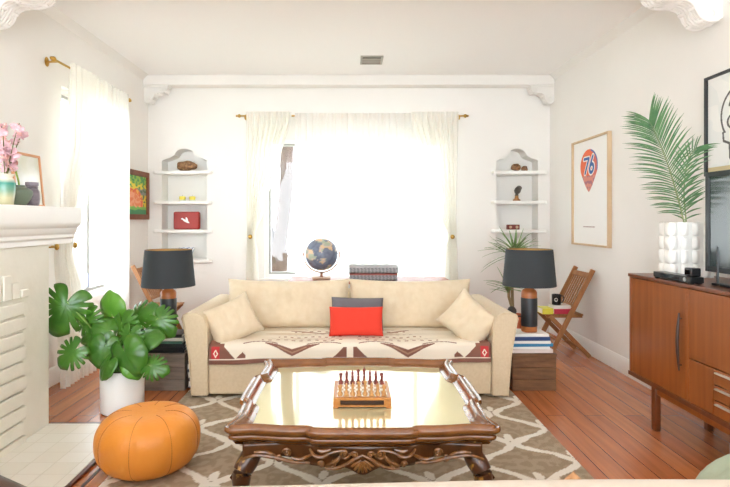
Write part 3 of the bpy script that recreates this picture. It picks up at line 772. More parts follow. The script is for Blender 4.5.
for i, (w_, d_, h_, col, dx, rz, lab) in enumerate(((.30,.24,.026,'E7DCD4',0,.03,'pale pink and white book at the bottom of the stack right of the sofa'), (.29,.22,.018,'F0EEE8',-.01,-.03,'white book just above the bottom one on the right crate'),
        (.30,.22,.022,'2F7FA8',.005,.05,'teal blue book in the middle of the stack on the right crate'), (.28,.22,.020,'EDEBE6',0,-.02,'white book between the teal and navy books on the right crate'), (.275,.215,.028,'2F4674',-.002,.02,'navy blue book near the top of the right crate stack'), (.26,.20,.020,'F4F2EE',0,.0,'white book on top of the right crate stack under the lamp'))):
    book(lab, (1.345+dx, 4.10), w_, d_, h_, z, col, rz, 'books on the right crate'); z += h_+.0004
ZR = z
z = .2685
for i, (w_, d_, h_, col, dx, rz, lab) in enumerate(((.30,.23,.022,'17181B',0,.02,'black book at the bottom of the stack on the left crate'), (.28,.22,.020,'232428',.01,-.03,'charcoal book second from the bottom on the left crate'), (.29,.22,.022,'141416',0,.03,'black book third from the bottom on the left crate'), (.27,.21,.018,'4F7F72',0,-.02,'green book on the left crate behind the monstera leaf'), (.27,.20,.024,'E9E7E0',0,.01,'white book topmost under the left lamp'), (.26,.20,.024,'22252A',0,.0,'dark slim book under the left lamp base'))):
    book(lab, (-1.375+dx, 4.10), w_, d_, h_, z, col, rz, 'books on the left crate'); z += h_+.0004
ZLm = z
def lamp(label, c, z0):
    t = thing('table_lamp', label, 'lamp', (c[0], c[1], z0))
    bm = bmesh.new(); add_lathe(bm, [(0,0),(.056,0),(.058,.003),(.058,.042),(0,.042)], seg=40); obj('base', bm, LAMPW, t)
    bm = bmesh.new(); add_lathe(bm, [(0,.042),(.059,.042),(.060,.046),(.060,.252),(.059,.256),(0,.256)], seg=40); obj('body', bm, CHARC, t)
    bm = bmesh.new(); add_lathe(bm, [(0,.256),(.058,.256),(.058,.296),(.050,.312),(.030,.326),(.022,.332),(.022,.352),(0,.352)], seg=40); obj('neck', bm, LAMPW, t)
    bm = bmesh.new(); add_lathe(bm, [(0,.352),(.007,.352),(.007,.40),(.018,.405),(.018,.44),(0,.445)], seg=16); obj('socket', bm, BRASS, t)
    z1, z2, r1, r2 = .348, .622, .197, .172
    bm = bmesh.new(); add_lathe(bm, [(r1,z1),(r2,z2),(r2-.002,z2+.001),(r2-.0015,z2),(r1-.0015,z1)], seg=64, closed=True); sh = obj('shade', bm, SHADE, t)
    bm = bmesh.new(); add_lathe(bm, [(r1-.0018,z1+.001),(r2-.0018,z2-.001),(r2-.003,z2-.001),(r1-.003,z1+.001)], seg=64, closed=True); obj('lining', bm, SHADEG, sh)
    bm = bmesh.new()
    for k in range(3): a = k*2*PI/3; add_tube(bm, [(0,0,.56),((r2-.006)*math.cos(a),(r2-.006)*math.sin(a),.60)], .002, 6)
    add_tube(bm, [(0,0,.445),(0,0,.565)], .003, 6); obj('harp', bm, BRASS, t)
    bm = bmesh.new(); add_ball(bm, (0,0,.49), .028, (1,1,1.2)); obj('bulb', bm, WHITEC, t)
    return t
lamp('charcoal and wood lamp with dark drum shade right of the sofa', (1.36, 4.10), ZR+.001)
lamp('charcoal and wood lamp with dark drum shade left of the sofa', (-1.378, 4.10), ZLm+.001)
# striped throw tucked beside left crate
bm = bmesh.new()
def fth(u, v):
    th = 2*PI*u; z_ = .015+.44*v; a = .022*(1-.6*v**6); b = .13*(1-.25*v)
    return (-1.182+a*math.copysign(abs(math.cos(th))**.6, math.cos(th))+.004*math.sin(z_*30), 4.10+b*math.copysign(abs(math.sin(th))**.6, math.sin(th)), z_)
g = add_grid(bm, fth, 28, 60); bm.faces.new([g[i][-1] for i in range(28)]); bm.faces.new([g[i][0] for i in range(28)][::-1])
bmesh.ops.remove_doubles(bm, verts=bm.verts, dist=1e-5)
m = attr_mat('striped_weave', .95, .3, 300)
o = obj('folded_throw', bm, m, angle=60)
color_attr(o.data, lambda i, co: lin('55505A') if (math.sin((co.z*1.0+co.y*.8)*95) > .35) else lin('E8E2DC'))
tag(o, 'grey and white striped throw folded between the left crate and sofa', 'blanket')

# ------------------------------------------------------------------ folding chairs
def folding_chair(label, x, y, mir=1, grp='folding wooden chairs'):
    """local: faces -x, depth along x, width along y. origin on the floor."""
    t = thing('folding_chair', label, 'chair', (x, y, 0), 0, grp); W = .185
    def X(v): return v*mir
    for s in (-1, 1):
        bm = bmesh.new(); add_bar(bm, (X(-.19), s*W, .008), (X(.21), s*W, .80), .022, .042); obj('back_stile', bm, CHAIRW, t, bevel=.004)
        bm = bmesh.new(); add_bar(bm, (X(.19), s*(W-.025), .008), (X(-.17), s*(W-.025), .375), .022, .038); obj('leg', bm, CHAIRW, t, bevel=.004)
    bm = bmesh.new(); yy = W-.04
    for k in range(6):
        x0 = -.20+k*.058; add_box(bm, (min(X(x0), X(x0+.05)), -yy, .378), (max(X(x0), X(x0+.05)), yy, .392))
    obj('seat', bm, CHAIRW, t, bevel=.003)
    bm = bmesh.new()
    for s in (-1, 1): add_bar(bm, (X(-.19), s*(yy-.02), .368), (X(.135), s*(yy-.02), .368), .02, .02)
    obj('seat_rail', bm, CHAIRW, t)
    f = lambda z: -.19+.40*(z-.008)/.792
    for z_, h in ((.745,.05),(.47,.03)):
        bm = bmesh.new(); add_bar(bm, (X(f(z_)), -W+.011, z_), (X(f(z_)), W-.011, z_), h, .016, Vector((X(.45),0,.89))); obj('back_rail', bm, CHAIRW, t, bevel=.003)
    for k in range(7):
        y_ = -W+.045+k*(2*W-.09)/6; bm = bmesh.new(); add_bar(bm, (X(f(.482)), y_, .482), (X(f(.722)), y_, .722), .022, .01); obj('back_slat', bm, CHAIRW, t, bevel=.002)
    bm = bmesh.new(); add_bar(bm, (X(f(.16)), -W, .16), (X(f(.16)), W, .16), .02, .02, Vector((1,0,0))); obj('stretcher', bm, CHAIRW, t, bevel=.003)
    bm = bmesh.new(); add_bar(bm, (X(.11), -W+.03, .09), (X(.11), W-.03, .09), .02, .02, Vector((1,0,0))); obj('stretcher', bm, CHAIRW, t, bevel=.003)
    return t
folding_chair('slatted wooden folding chair by the right wall holding books and a mug', 1.985, 5.06, 1)
folding_chair('slatted wooden folding chair in the left corner behind the lamp', -1.93, 5.50, -1)
zs = .3925
book('yellow book at the front of the right folding chair seat', (1.80, 4.985), .10, .15, .052, zs, 'E6DE4E', 0, 'books on the folding chair')
book('crimson red book on the right folding chair seat', (1.945, 4.995), .17, .15, .045, zs, 'C8334E', 0, 'books on the folding chair')
book('white book lying on the crimson book under the mug', (1.94, 5.0), .165, .14, .03, zs+.0455, 'EDE8E0', .02, 'books on the folding chair')
mg = thing('mug', 'black mug with white round mark on books on the folding chair', 'mug', (1.905, 4.985, zs+.076))
bm = bmesh.new(); add_lathe(bm, [(0,0),(.036,0),(.040,.004),(.041,.095),(.038,.095),(.037,.008),(0,.008)], seg=32); obj('cup', bm, BLACK, mg)
bm = bmesh.new(); add_tube(bm, catmull([(.039,0,.08),(.062,0,.078),(.068,0,.05),(.058,0,.025),(.039,0,.02)], 5, False), .005, 8); obj('handle', bm, BLACK, mg)
bm = bmesh.new()
for k in range(24):
    pass
add_tube(bm, [(.0415*math.sin(-.42+.30*math.cos(a)), -.0415*math.cos(-.42+.30*math.cos(a)), .05+.014*math.sin(a)) for a in [2*PI*k/20 for k in range(21)]], .003, 6); obj('mark', bm, WHITEC, mg, label='white ring mark')

# ------------------------------------------------------------------ corner dracaena
dr = thing('potted_dracaena', 'spiky green dracaena in a terracotta pot behind the right lamp', 'plant', (1.60, 5.30, 0))
bm = bmesh.new(); add_lathe(bm, [(0,0),(.085,0),(.092,.01),(.118,.27),(.13,.275),(.132,.32),(.118,.32),(.115,.29),(0,.29)], seg=36); obj('pot', bm, mat('terracotta', 'C8663E', .8), dr)
bm = bmesh.new(); add_lathe(bm, [(0,.285),(.114,.285),(.10,.30),(0,.315)], seg=24); obj('soil', bm, MATS['soil'], dr)
bm = bmesh.new(); add_ball(bm, (-.02,-.03,.36), .045, (1,1,1.1)); obj('bulb', bm, mat('dark_bulb', '3A332F', .5), dr, label='dark swollen stem base')
bm = bmesh.new(); add_tube(bm, [(0,0,.3),(-.01,0,.6),(.01,0,.95)], .016, 10); add_tube(bm, [(0,0,.35),(-.05,-.03,.5),(-.06,-.05,.62)], .014, 10); obj('cane', bm, mat('cane', '9A8560', .8), dr)
def strap(bm, p, az, el, L_, w, droop):
    n = 8; L0 = []; 
    d = Vector((math.cos(az)*math.cos(el), math.sin(az)*math.cos(el), math.sin(el))); side = Vector((-math.sin(az), math.cos(az), 0))
    for i in range(n+1):
        t_ = i/n; c = Vector(p)+d*L_*t_+Vector((0,0,-droop*L_*t_*t_)); ww = w*math.sin(PI*min(1, .12+t_*.88))**.6*(1-.3*t_) if i < n else .0008
        L0.append((bm.verts.new(c-side*ww), bm.verts.new(c+Vector((0,0,-ww*.35))), bm.verts.new(c+side*ww)))
    for A, B in zip(L0, L0[1:]):
        bm.faces.new([A[0], A[1], B[1], B[0]]); bm.faces.new([A[1], A[2], B[2], B[1]])
DRL = mat('dracaena_leaf', '5E8447', .45, var='8FA667', scale=(40,40,8), amt=.4)
rnd = random.Random(12)
for c, n, L_ in (((.01,0,.95), 46, .36), ((-.06,-.05,.62), 34, .28)):
    bm = bmesh.new()
    for k in range(n): strap(bm, (c[0], c[1], c[2]-.08+.09*k/n), rnd.uniform(0, 2*PI), rnd.uniform(-.15, 1.35) , L_*rnd.uniform(.75, 1.1), .012, rnd.uniform(.05, .4))
    o = obj('foliage', bm, DRL, dr); md = o.modifiers.new('s', 'SOLIDIFY'); md.thickness = .001

# ------------------------------------------------------------------ console with globe and blankets
con = thing('console_table', 'low reddish wood console table behind the sofa', 'table', (.15, 5.12, 0))
bm = bmesh.new(); add_box(bm, (-.72,-.2,.665), (.78,.2,.69)); obj('tabletop', bm, mat('cherry_wood', 'B0603F', .4, var='944A2C', scale=(3,30,30)), con, bevel=.003)
for x in (-.69, .71):
    for y in (-.18, .14): box('leg', (x, y, 0), (x+.04, y+.04, .664), MATS['cherry_wood'], con, .003)
gl = thing('globe', 'dark blue desk globe on a bronze stand behind the sofa', 'globe', (-.27, 5.12, .691))
GC = (0, 0, .235); GR = .155
bm = bmesh.new(); add_ball(bm, (0,0,0), GR, seg=96); bmesh.ops.recalc_face_normals(bm, faces=bm.faces)
gm = attr_mat('globe_map', .35)
o = obj('sphere', bm, gm, gl, angle=80); o.location = GC
def gcol(i, co):
    p = co.normalized(); v = noise.fractal(p*1.5+Vector((3.1, 1.7, .4)), 1.0, 2.1, 5)
    if p.z > .88 or v > .12:
        k = noise.noise(p*4+Vector((9,0,0))); return lin('D9B98F') if k > .15 else lin('C9B4A8') if k > -.1 else lin('A7B09A')
    return lin('737C90') if noise.noise(p*6) > 0 else lin('666F84')
color_attr(o.data, gcol)
BRZ = mat('bronze', 'A67C63', .35, .6)
bm = bmesh.new(); tl = .0
add_tube(bm, [((GR+.016)*math.cos(a), 0, .235+(GR+.016)*math.sin(a)) for a in [math.radians(8-196*k/40) for k in range(41)]], .006, 8, flat=1)
add_tube(bm, [(GR-.005,0,.238),(GR+.035,0,.262)], .005, 8); add_tube(bm, [(-GR+.005,0,.235),(-GR-.035,0,.235)], .005, 8); obj('meridian_arm', bm, BRZ, gl)
bm = bmesh.new(); add_lathe(bm, [(0,.022),(.02,.022),(.012,.032),(.012,.05),(.018,.06),(0,.066)], seg=20); obj('stem', bm, BRZ, gl)
box('base', (-.085, -.06, 0), (.085, .06, .022), mat('base_tan', 'BFA287', .5), gl, .004)
def folded(label, c, z0, w, d, h, cols, grp):
    bm = bmesh.new()
    add_box(bm, (-w/2,-d/2,0), (w/2,d/2,h)); bmesh.ops.subdivide_edges(bm, edges=bm.edges, cuts=1)
    bm.free(); bm = bmesh.new()
    def f(u, v):
        th = 2*PI*v; x = -w/2+w*u; n = .25
        k = 1-.06*max(0, abs(2*u-1)-.9)/.1
        return (x, k*d/2*math.copysign(abs(math.cos(th))**n, math.cos(th)), h/2+k*h/2*math.copysign(abs(math.sin(th))**(n+.25), math.sin(th))+.0015*math.sin(x*60))
    g = add_grid(bm, f, 90, 60); bm.faces.new([g[0][j] for j in range(60)]); bm.faces.new([g[-1][j] for j in range(60)][::-1])
    bmesh.ops.remove_doubles(bm, verts=bm.verts, dist=1e-6)
    o = obj('folded_blanket', bm, attr_mat('knit_'+cols[0], .95, .5, 250), angle=60)
    color_attr(o.data, lambda i, co: lin(cols[1]) if co.z > h*.80 else (lin(cols[2]) if (math.sin(co.x*190+math.sin(co.z*300)) > .2) else lin(cols[0])))
    o.location = (c[0], c[1], z0); tag(o, label, 'blanket', grp)
folded('grey knit blanket with red edge folded at the bottom of the pile behind the sofa', (.215, 5.08), .6905, .44, .28, .068, ('7F7D82', 'A9605A', '9B999C'), 'folded blankets on the console')
folded('grey knit blanket with pale edge folded on top of the pile behind the sofa', (.215, 5.08), .759, .45, .28, .068, ('848489', 'B7B4B6', 'A3A2A5'), 'folded blankets on the console')

# ------------------------------------------------------------------ niche shelves and ornaments
SZ = (1.76, 1.427, 1.107, .775)
lv = ('top', 'second', 'third', 'bottom')
for (n0, n1), side in zip(niches, ('left', 'right')):
    for k, z_ in enumerate(SZ):
        bm = bmesh.new(); a, b = n0-.085 if side == 'left' else n0-.06, n1+.06 if side == 'left' else min(n1+.085, XR-.02)
        pts = [(a+.02, YB-.055), (b-.02, YB-.055), (b, YB-.035), (b, YB-.001), (n1-.001, YB-.001), (n1-.001, YB+ND-.002), (n0+.001, YB+ND-.002), (n0+.001, YB-.001), (a, YB-.001), (a, YB-.035)]
        add_prism(bm, pts, 'z', z_+(.001 if k == 3 else 0), z_+.036)
        o = obj('niche_shelf', bm, TRIM, bevel=.006); tag(o, f'white {lv[k]} shelf of the arched niche {side} of the window', 'shelf', f'shelves in the {side} niche')
def sz(k): return SZ[k]+.0365
BRN = mat('burl_brown', '6B4630', .7, var='A27B52', scale=(50,50,50), amt=.3, bump=.8, bscale=60)
def knot(name, label, cat, c, r, sc, seed, m=BRN):
    bm = bmesh.new(); bmesh.ops.create_icosphere(bm, subdivisions=4, radius=r)
    for v in bm.verts:
        n = noise.noise(v.co*14/r*.06+Vector((seed,0,0))); n2 = noise.noise(v.co*40/r*.06+Vector((0,seed,0)))
        v.co *= 1+.35*n+.18*n2; v.co = Vector((v.co.x*sc[0], v.co.y*sc[1], v.co.z*sc[2]))
    mn = min(v.co.z for v in bm.verts)
    for v in bm.verts: v.co.z -= mn
    o = obj(name, bm, m, angle=80); o.location = c; return tag(o, label, cat)
knot('carved_burl', 'brown knotted wood carving on the top shelf of the left niche', 'ornament', (-1.83, YB+.03, sz(0)), .075, (1.45,.8,.72), 3)
YEL = mat('yellow_wax', 'E8D955', .5)
for x, s in ((-1.88, 'left'), (-1.77, 'right')):
    t = thing('votive_candle', f'small yellow candle in clear cup, {s} one in the left niche', 'candle', (x, YB+.03, sz(1)), 0, 'yellow candles in the left niche')
    bm = bmesh.new(); add_lathe(bm, [(0,.004),(.027,.004),(.034,.022),(.036,.05),(.010,.055),(0,.057)], seg=24); obj('wax', bm, YEL, t)
    bm = bmesh.new(); add_lathe(bm, [(0,0),(.029,0),(.032,.065),(.030,.065),(.028,.003),(0,.003)], seg=24); obj('cup', bm, mat('cup_glass', 'E9EDE6', .1, spec=.6), t) if False else bm.free()
    bm = bmesh.new(); add_lathe(bm, [(0,0),(.030,0),(.036,.010),(.034,.012),(.027,.004),(0,.0035)], seg=24); obj('saucer', bm, mat('pale_glass', 'E6EAD8', .15), t)
    bm = bmesh.new(); add_tube(bm, [(0,0,.055),(0,.001,.068)], .0015, 5); obj('wick', bm, BLACK, t)
t = thing('red_tin', 'red rectangular tin with white mark on the third shelf of the left niche', 'tin', (-1.835, YB+.05, sz(2)))
REDL = mat('red_lacquer', 'B23A30', .35, var='9C2C26', scale=(20,20,20)); box('body', (-.145,-.035,0), (.145,.035,.20), REDL, t, .018)
box('lid_rim', (-.135,-.041,.01), (.135,-.0355,.19), mat('dark_red', 'A5322A', .4), t, .01)
bm = bmesh.new(); R_ = Euler((0,.5,0)).to_matrix()
add_ball(bm, (0,-.043,.095), .045, (1,.08,.28), 16, R_); add_ball(bm, (.01,-.043,.115), .022, (.5,.1,1.1), 10, Euler((0,-.4,0)).to_matrix()); add_ball(bm, (-.04,-.043,.12), .014, (1,.1,.6), 10); obj('bird_mark', bm, WHITEC, t, label='white bird-shaped mark')
t = thing('patterned_bowl', 'blue and white bowl on the bottom shelf behind the left lamp', 'bowl', (-1.83, YB+.03, sz(3)))
bm = bmesh.new(); add_lathe(bm, [(0,0),(.04,0),(.04,.012),(.075,.09),(.09,.13),(.086,.13),(.07,.09),(.035,.02),(0,.018)], seg=36)
o = obj('bowl', bm, attr_mat('blue_glaze', .2), t); color_attr(o.data, lambda i, co: lin('5A77A8') if math.sin(math.atan2(co.y, co.x)*9)*math.sin(co.z*110) > .1 else lin('EDEFF2'))
knot('carved_sphere', 'larger round brown carved ball on the top shelf of the right niche', 'ornament', (1.86, YB+.03, sz(0)), .045, (1,1,.95), 8)
knot('carved_sphere', 'smaller round brown carved ball on the top shelf of the right niche', 'ornament', (1.955, YB+.03, sz(0)), .034, (1.1,1,.85), 5)
t = thing('carved_bust', 'dark carved head on a wooden stand on the right niche second shelf', 'figurine', (1.87, YB+.03, sz(1)))
bm = bmesh.new(); add_lathe(bm, [(0,0),(.042,0),(.042,.012),(.022,.03),(.018,.055),(.022,.06),(0,.06)], seg=24); obj('stand', bm, mat('stand_wood', 'A5703C', .5), t)
DK = mat('ebony', '3E3833', .4, var='54483E', scale=(60,60,60), bump=.5, bscale=90)
bm = bmesh.new(); add_tube(bm, [(0,0,.055),(.002,-.002,.085)], [.02,.016], 12); add_ball(bm, (.012,0,.12), .042, (.85,.95,1.1), 18, Euler((0,.35,0)).to_matrix()); add_ball(bm, (.03,.01,.145), .032, (1,1,.9)); add_ball(bm, (-.024,-.012,.115), .009); add_ball(bm, (-.02,-.012,.098), .010, (1,1.2,.5)); add_ball(bm, (.014,-.042,.118), .009, (.6,.4,1)); obj('head', bm, DK, t)
t = thing('tin_radio', 'small red-brown tin box with two dials on the right niche third shelf', 'ornament', (1.82, YB-.0, sz(2)))
box('body', (-.068,-.028,0), (.068,.028,.055), mat('brick_red_tin', '7E3530', .4), t, .006)
bm = bmesh.new(); 
for x in (-.035, 0.004, .04): add_lathe(bm, [(0,0),(.015,0),(.015,.003),(0,.003)], seg=18)
for i, v in enumerate(bm.verts): pass
bm.free()
for x in (-.036, .036):
    bm = bmesh.new(); add_lathe(bm, [(0,0),(.016,0),(.016,.004),(0,.004)], seg=20)
    for v in bm.verts: v.co = Vector((v.co.x+x, -.0285-v.co.z, v.co.y+.028))
    obj('dial', bm, mat('cream_dial', 'C9A98A', .4), t)

# ------------------------------------------------------------------ pictures on the walls
def framed(label, x, y0, y1, z0, z1, fw, fd, fm, side, artfn, res=(160, 220), name='framed_picture', cat='picture', mtx=None):
    """picture on a side wall; side=+1 right wall (faces -x), -1 left wall (faces +x)"""
    t = thing(name, label, cat, (x, (y0+y1)/2, z0)); w = abs(y1-y0); h = z1-z0; s = side
    bm = bmesh.new()
    X0, X1 = sorted((0, -s*fd))
    add_box(bm, (X0,-w/2,0), (X1,-w/2+fw,h)); add_box(bm, (X0,w/2-fw,0), (X1,w/2,h)); add_box(bm, (X0,-w/2+fw,0), (X1,w/2-fw,fw)); add_box(bm, (X0,-w/2+fw,h-fw), (X1,w/2-fw,h)); obj('frame', bm, fm, t, False, .0015)
    nu, nv = res; me = bpy.data.meshes.new('artwork'); aw, ah = w-2*fw, h-2*fw; xx = -s*fd*.45
    vs = [(xx, (-s if s < 0 else 1)*(0) + (aw/2-aw*i/nu if s > 0 else -aw/2+aw*i/nu), fw+ah*j/nv) for j in range(nv+1) for i in range(nu+1)]
    me.from_pydata(vs, [], [(j*(nu+1)+i, j*(nu+1)+i+1, (j+1)*(nu+1)+i+1, (j+1)*(nu+1)+i) for j in range(nv) for i in range(nu)])
    color_attr(me, lambda k, co: artfn((k % (nu+1))/nu, (k//(nu+1))/nv))
    o = obj_me('artwork', me, attr_mat('print_'+name, .55), t, smooth=False)
    Xb = sorted((0, -s*fd*.3)); box('backing', (Xb[0], -w/2+fw+.001, fw+.001), (Xb[1], w/2-fw-.001, h-fw-.001), PAPER, t, 0)
    return t
def seg(p, a, b):      # distance point-segment
    ax, ay = a; bx, by = b; dx, dy = bx-ax, by-ay; L_ = dx*dx+dy*dy
    t_ = max(0, min(1, ((p[0]-ax)*dx+(p[1]-ay)*dy)/L_)) if L_ else 0
    return math.hypot(p[0]-ax-dx*t_, p[1]-ay-dy*t_)
PW = lin('F4F2EE')
def art76(u, v):       # u: 0 = far (left in view), v up; poster aspect .72 x .96
    x = (u-.46)*.62; y = (v-.75)*.96
    # balloon shape: round top, drawn to a point below
    r = .155; inside = math.hypot(x, y) < r if y > -.05 else (abs(x) < (r*.95)*max(0, 1-((-.05-y)/.19))**.75 and y > -.24)
    if inside:
        # shear digits a little
        xs = x-.18*y
        d = min(seg((xs,y),(-.095,.07),(-.012,.07)), seg((xs,y),(-.012,.07),(-.055,-.065)))
        d6 = min(seg((xs,y),(.055,.085),(.022,.0)), abs(math.hypot((xs-.052)*1.0, (y+.025)*.85)-.032))
        dd = min(d, d6)
        if dd < .0135: return lin('2F5FA6')
        if dd < .024: return lin('F2EEE6')
        if math.hypot(x, y) > r*.9 and y > -.05 and x > .03: return lin('4A6EA8')
        if y < -.09: return lin('B0707A') if noise.noise(Vector((x*30,y*30,0))) > .1 else lin('D98A78')
        return lin('E8683C') if x < .05 else lin('D86A5C')
    if abs(v-.165) < .005 and abs(u-.46) < .17 and (int(u*160) % 7) != 0: return lin('A5827C')
    return PW
PALE = mat('pale_oak_frame', 'DCC3A0', .5, var='CDAF88', scale=(5,20,5))
framed('pale oak framed poster of an orange 76 ball on the right wall', XR-.002, 4.60, 5.36, 1.01, 2.01, .018, .035, PALE, 1, art76, (260, 340), 'framed_poster', 'poster')
def skull(u, v):
    x = (u-.47)*.62; y = (v-.5)*.60
    cx, cy = x, y-.04
    body = math.hypot(cx/.17, cy/.17); d = abs(body-1)*.17
    line = 1
    if cy > -.10: line = d
    jaw = [(.155,-.06),(.15,-.11),(.10,-.13),(.095,-.22),(.05,-.25),(-.05,-.25),(-.095,-.22),(-.10,-.13),(-.15,-.11),(-.155,-.06)]
    jl = min(seg((x,y), a, b) for a, b in zip(jaw, jaw[1:])); line = min(line, jl)
    for s in (-1, 1): line = min(line, abs(math.hypot((x-s*.07)/.045, (y-.0)/.04)-1)*.042)
    for k in range(-3, 4): line = min(line, seg((x,y), (k*.022,-.15), (k*.022,-.20)))
    line = min(line, seg((x,y),(-.07,-.175),(.07,-.175)), seg((x,y),(0,-.03),(-.02,-.08)), seg((x,y),(0,-.03),(.02,-.08)), seg((x,y),(-.02,-.08),(.02,-.08)))
    for k in (-.5, 0, .5): line = min(line, seg((x,y),(k*.2,.10),(k*.14,.17)))
    if line < .0075: return lin('55524F')
    if v < .06: return lin('C9B68A')
    return lin('EDEDE8') if noise.noise(Vector((x*8,y*8,2))) > 0 else lin('E6E8E4')
framed('black framed line drawing of a skull above the television', XR-.002, 2.72, 3.36, 1.52, 2.13, .016, .03, mat('black_frame', '2A2A2C', .4), 1, skull, (220, 220), 'framed_drawing', 'picture')
def landscape(u, v):
    n = noise.noise(Vector((u*5, v*7, 1))); n2 = noise.noise(Vector((u*12, v*14, 5)))
    if v < .12+.04*n: return lin('3F8F5E')
    if v < .2+.04*n2: return lin('7FBF5A')
    if v > .82+.07*n: return lin('4E9A50') if n2 > 0 else lin('9CC24A')
    if v > .66+.06*n: return lin('E8D23E') if n2 > -.1 else lin('5FA24C')
    a = math.hypot((u-.45)/.42, (v-.2)/.5)
    if a < .75+.1*n: return lin('E8824E') if n2 > 0 else lin('EFA27C')
    if a < 1: return lin('F0B04A') if n2 > .05 else lin('E2643A')
    return lin('55724F') if n2 > .15 else (lin('8B8F86') if v > .5 else lin('E3C93C'))
framed('colourful painted landscape in a brown wood frame beside the left curtain', XL+.002, 5.24, 5.99, 1.255, 1.77, .055, .03, mat('brown_frame', '87492A', .45, var='6E3A20', scale=(20,20,20)), -1, landscape, (140, 100), 'framed_painting', 'painting')

# ------------------------------------------------------------------ corbels and vent
def corbel(label, x, y0, ztop, sx, L_, Hh, W, grp):
    """scroll bracket on a side wall; sx = direction away from wall"""
    t = thing('corbel', label, 'corbel', (x, y0, ztop), 0, grp)
    pr = [(0,0),(L_,0),(L_*1.02,-Hh*.12),(L_*.95,-Hh*.28),(L_*.80,-Hh*.36),(L_*.62,-Hh*.36),(L_*.48,-Hh*.46),(L_*.42,-Hh*.62),(L_*.36,-Hh*.85),(L_*.24,-Hh),(L_*.08,-Hh*.98),(0,-Hh*.9)]
    cv = [Vector(p) for p in catmull([(a, 0, b) for a, b in pr[1:-1]], 4, False)]
    bm = bmesh.new(); add_prism(bm, [(0,0)]+[(sx*p.x, p.z) for p in cv]+[(0,-Hh*.9)], 'y', -W*.36, W*.36); obj('scroll', bm, WALL, t, bevel=.006)
    for s in (-1, 1):
        bm = bmesh.new(); yy = s*W*.38
        for c, r0 in (((L_*.84,-Hh*.17), Hh*.19), ((L_*.20,-Hh*.80), Hh*.19)):
            n = 30; sp = [(sx*(c[0]+r0*(1-i/n*.85)*math.cos(1.5*2*PI*i/n)), yy, c[1]+r0*(1-i/n*.85)*math.sin(1.5*2*PI*i/n)) for i in range(n+1)]
            add_tube(bm, sp, [r0*.16]*(n+1), 8)
        add_tube(bm, [(sx*p.x, yy, p.z) for p in cv], [Hh*.045]*len(cv), 8); obj('volute', bm, WALL, t)
    bm = bmesh.new()
    for k in range(-2, 3):
        n = len(cv); add_tube(bm, [(sx*(p.x+.004), k*W*.13, p.z-.004) for p in cv], [Hh*.06*(1-.15*abs(k))*(.6+.4*math.sin(i*.9)) for i in range(n)], 8)
    for q in (.25, .45, .65, .85):
        p = cv[int(q*(len(cv)-1))]
        for s in (-1, 1): add_ball(bm, (sx*(p.x+.004), s*W*.24, p.z-.006), Hh*.11, (1,1.3,.6), 10)
    obj('acanthus_leaf', bm, WALL, t)
    bm = bmesh.new(); add_box(bm, (min(0, sx*L_*1.08), -W*.5, 0), (max(0, sx*L_*1.08), W*.5, Hh*.10)); obj('cap', bm, WALL, t, bevel=.005)
corbel('white scrolled plaster corbel at the top left by the mantel', XL, 3.30, 2.66-.020, 1, .40, .19, .20, 'large ceiling corbels')
corbel('white scrolled plaster corbel at the top right above the skull drawing', XR, 3.30, 2.66-.020, -1, .40, .20, .20, 'large ceiling corbels')
corbel('small white plaster corbel in the far left ceiling corner', XL, YB-.08, 2.72-.017, 1, .25, .17, .13, 'small corner corbels')
corbel('small white plaster corbel in the far right ceiling corner', XR, YB-.08, 2.72-.017, -1, .25, .17, .13, 'small corner corbels')
t = thing('ceiling_vent', 'small grey slotted vent in the ceiling above the window', 'vent', (.213, 5.34, ZC))
VM = mat('vent_metal', 'A9A69A', .5)
bm = bmesh.new(); 
for lo, hi in (((-.11,-.13,-.012),(.11,-.11,0)), ((-.11,.11,-.012),(.11,.13,0)), ((-.11,-.11,-.012),(-.09,.11,0)), ((.09,-.11,-.012),(.11,.11,0))): add_box(bm, lo, hi)
obj('vent_frame', bm, VM, t, False)
box('duct', (-.09,-.11,-.003), (.09,.11,0), mat('duct_dark', '3A382F', .8), t, 0)
bm = bmesh.new()
for k in range(2): add_bar(bm, (-.09, -.04+k*.08, -.008), (.09, -.04+k*.08, -.008), .034, .002, Vector((0,1,-.7)))
obj('louvre', bm, VM, t)

# ------------------------------------------------------------------ fireplace, mantel and hearth
FPB = mat('painted_masonry', 'ECE9DC', .55, var='E6E2D3', scale=(7,7,7), bump=.2, bscale=25)
fp = thing('fireplace', 'white painted masonry fireplace with thick mantel on the left', 'fireplace', (XL, 2.2, 0))
def FPo(o): o.parent = fp; o.matrix_parent_inverse = Matrix.Translation((-XL, -2.2, 0)); return o
FX = -1.83; OY0, OY1, OZ = 1.75, 2.72, .74
bm = bmesh.new()
for lo, hi in (((XL+.001, 1.18, 0), (FX, OY0, 1.10)), ((XL+.001, OY1, 0), (FX, 3.285, 1.10)), ((XL+.001, OY0, OZ), (FX, OY1, 1.10)), ((XL+.001, OY0, 0), (XL+.05, OY1, OZ))): add_box(bm, lo, hi)
FPo(obj('chimney_breast', bm, FPB, smooth=False, bevel=.006))
bm = bmesh.new()
prm = [(XL+.001,1.101),(-1.812,1.101),(-1.812,1.13),(-1.80,1.14),(-1.80,1.16),(-1.785,1.175),(-1.78,1.20),(-1.762,1.215),(-1.755,1.235),(-1.755,1.325),(-1.76,1.33),(XL+.001,1.33)]
add_prism(bm, prm, 'y', 1.0, 3.525); FPo(obj('mantel_shelf', bm, TRIM, bevel=.003))
bm = bmesh.new(); yb = 3.02
for k in range(9):           # stacked stretcher bricks stepping out beside the opening
    z0 = .06+k*.083; off = .0 if k % 2 else .035
    add_box(bm, (FX, OY1+.03, z0), (FX+.022, yb-off*.6, z0+.072))
add_box(bm, (FX, OY1+.03, .0), (FX+.022, yb, .05))
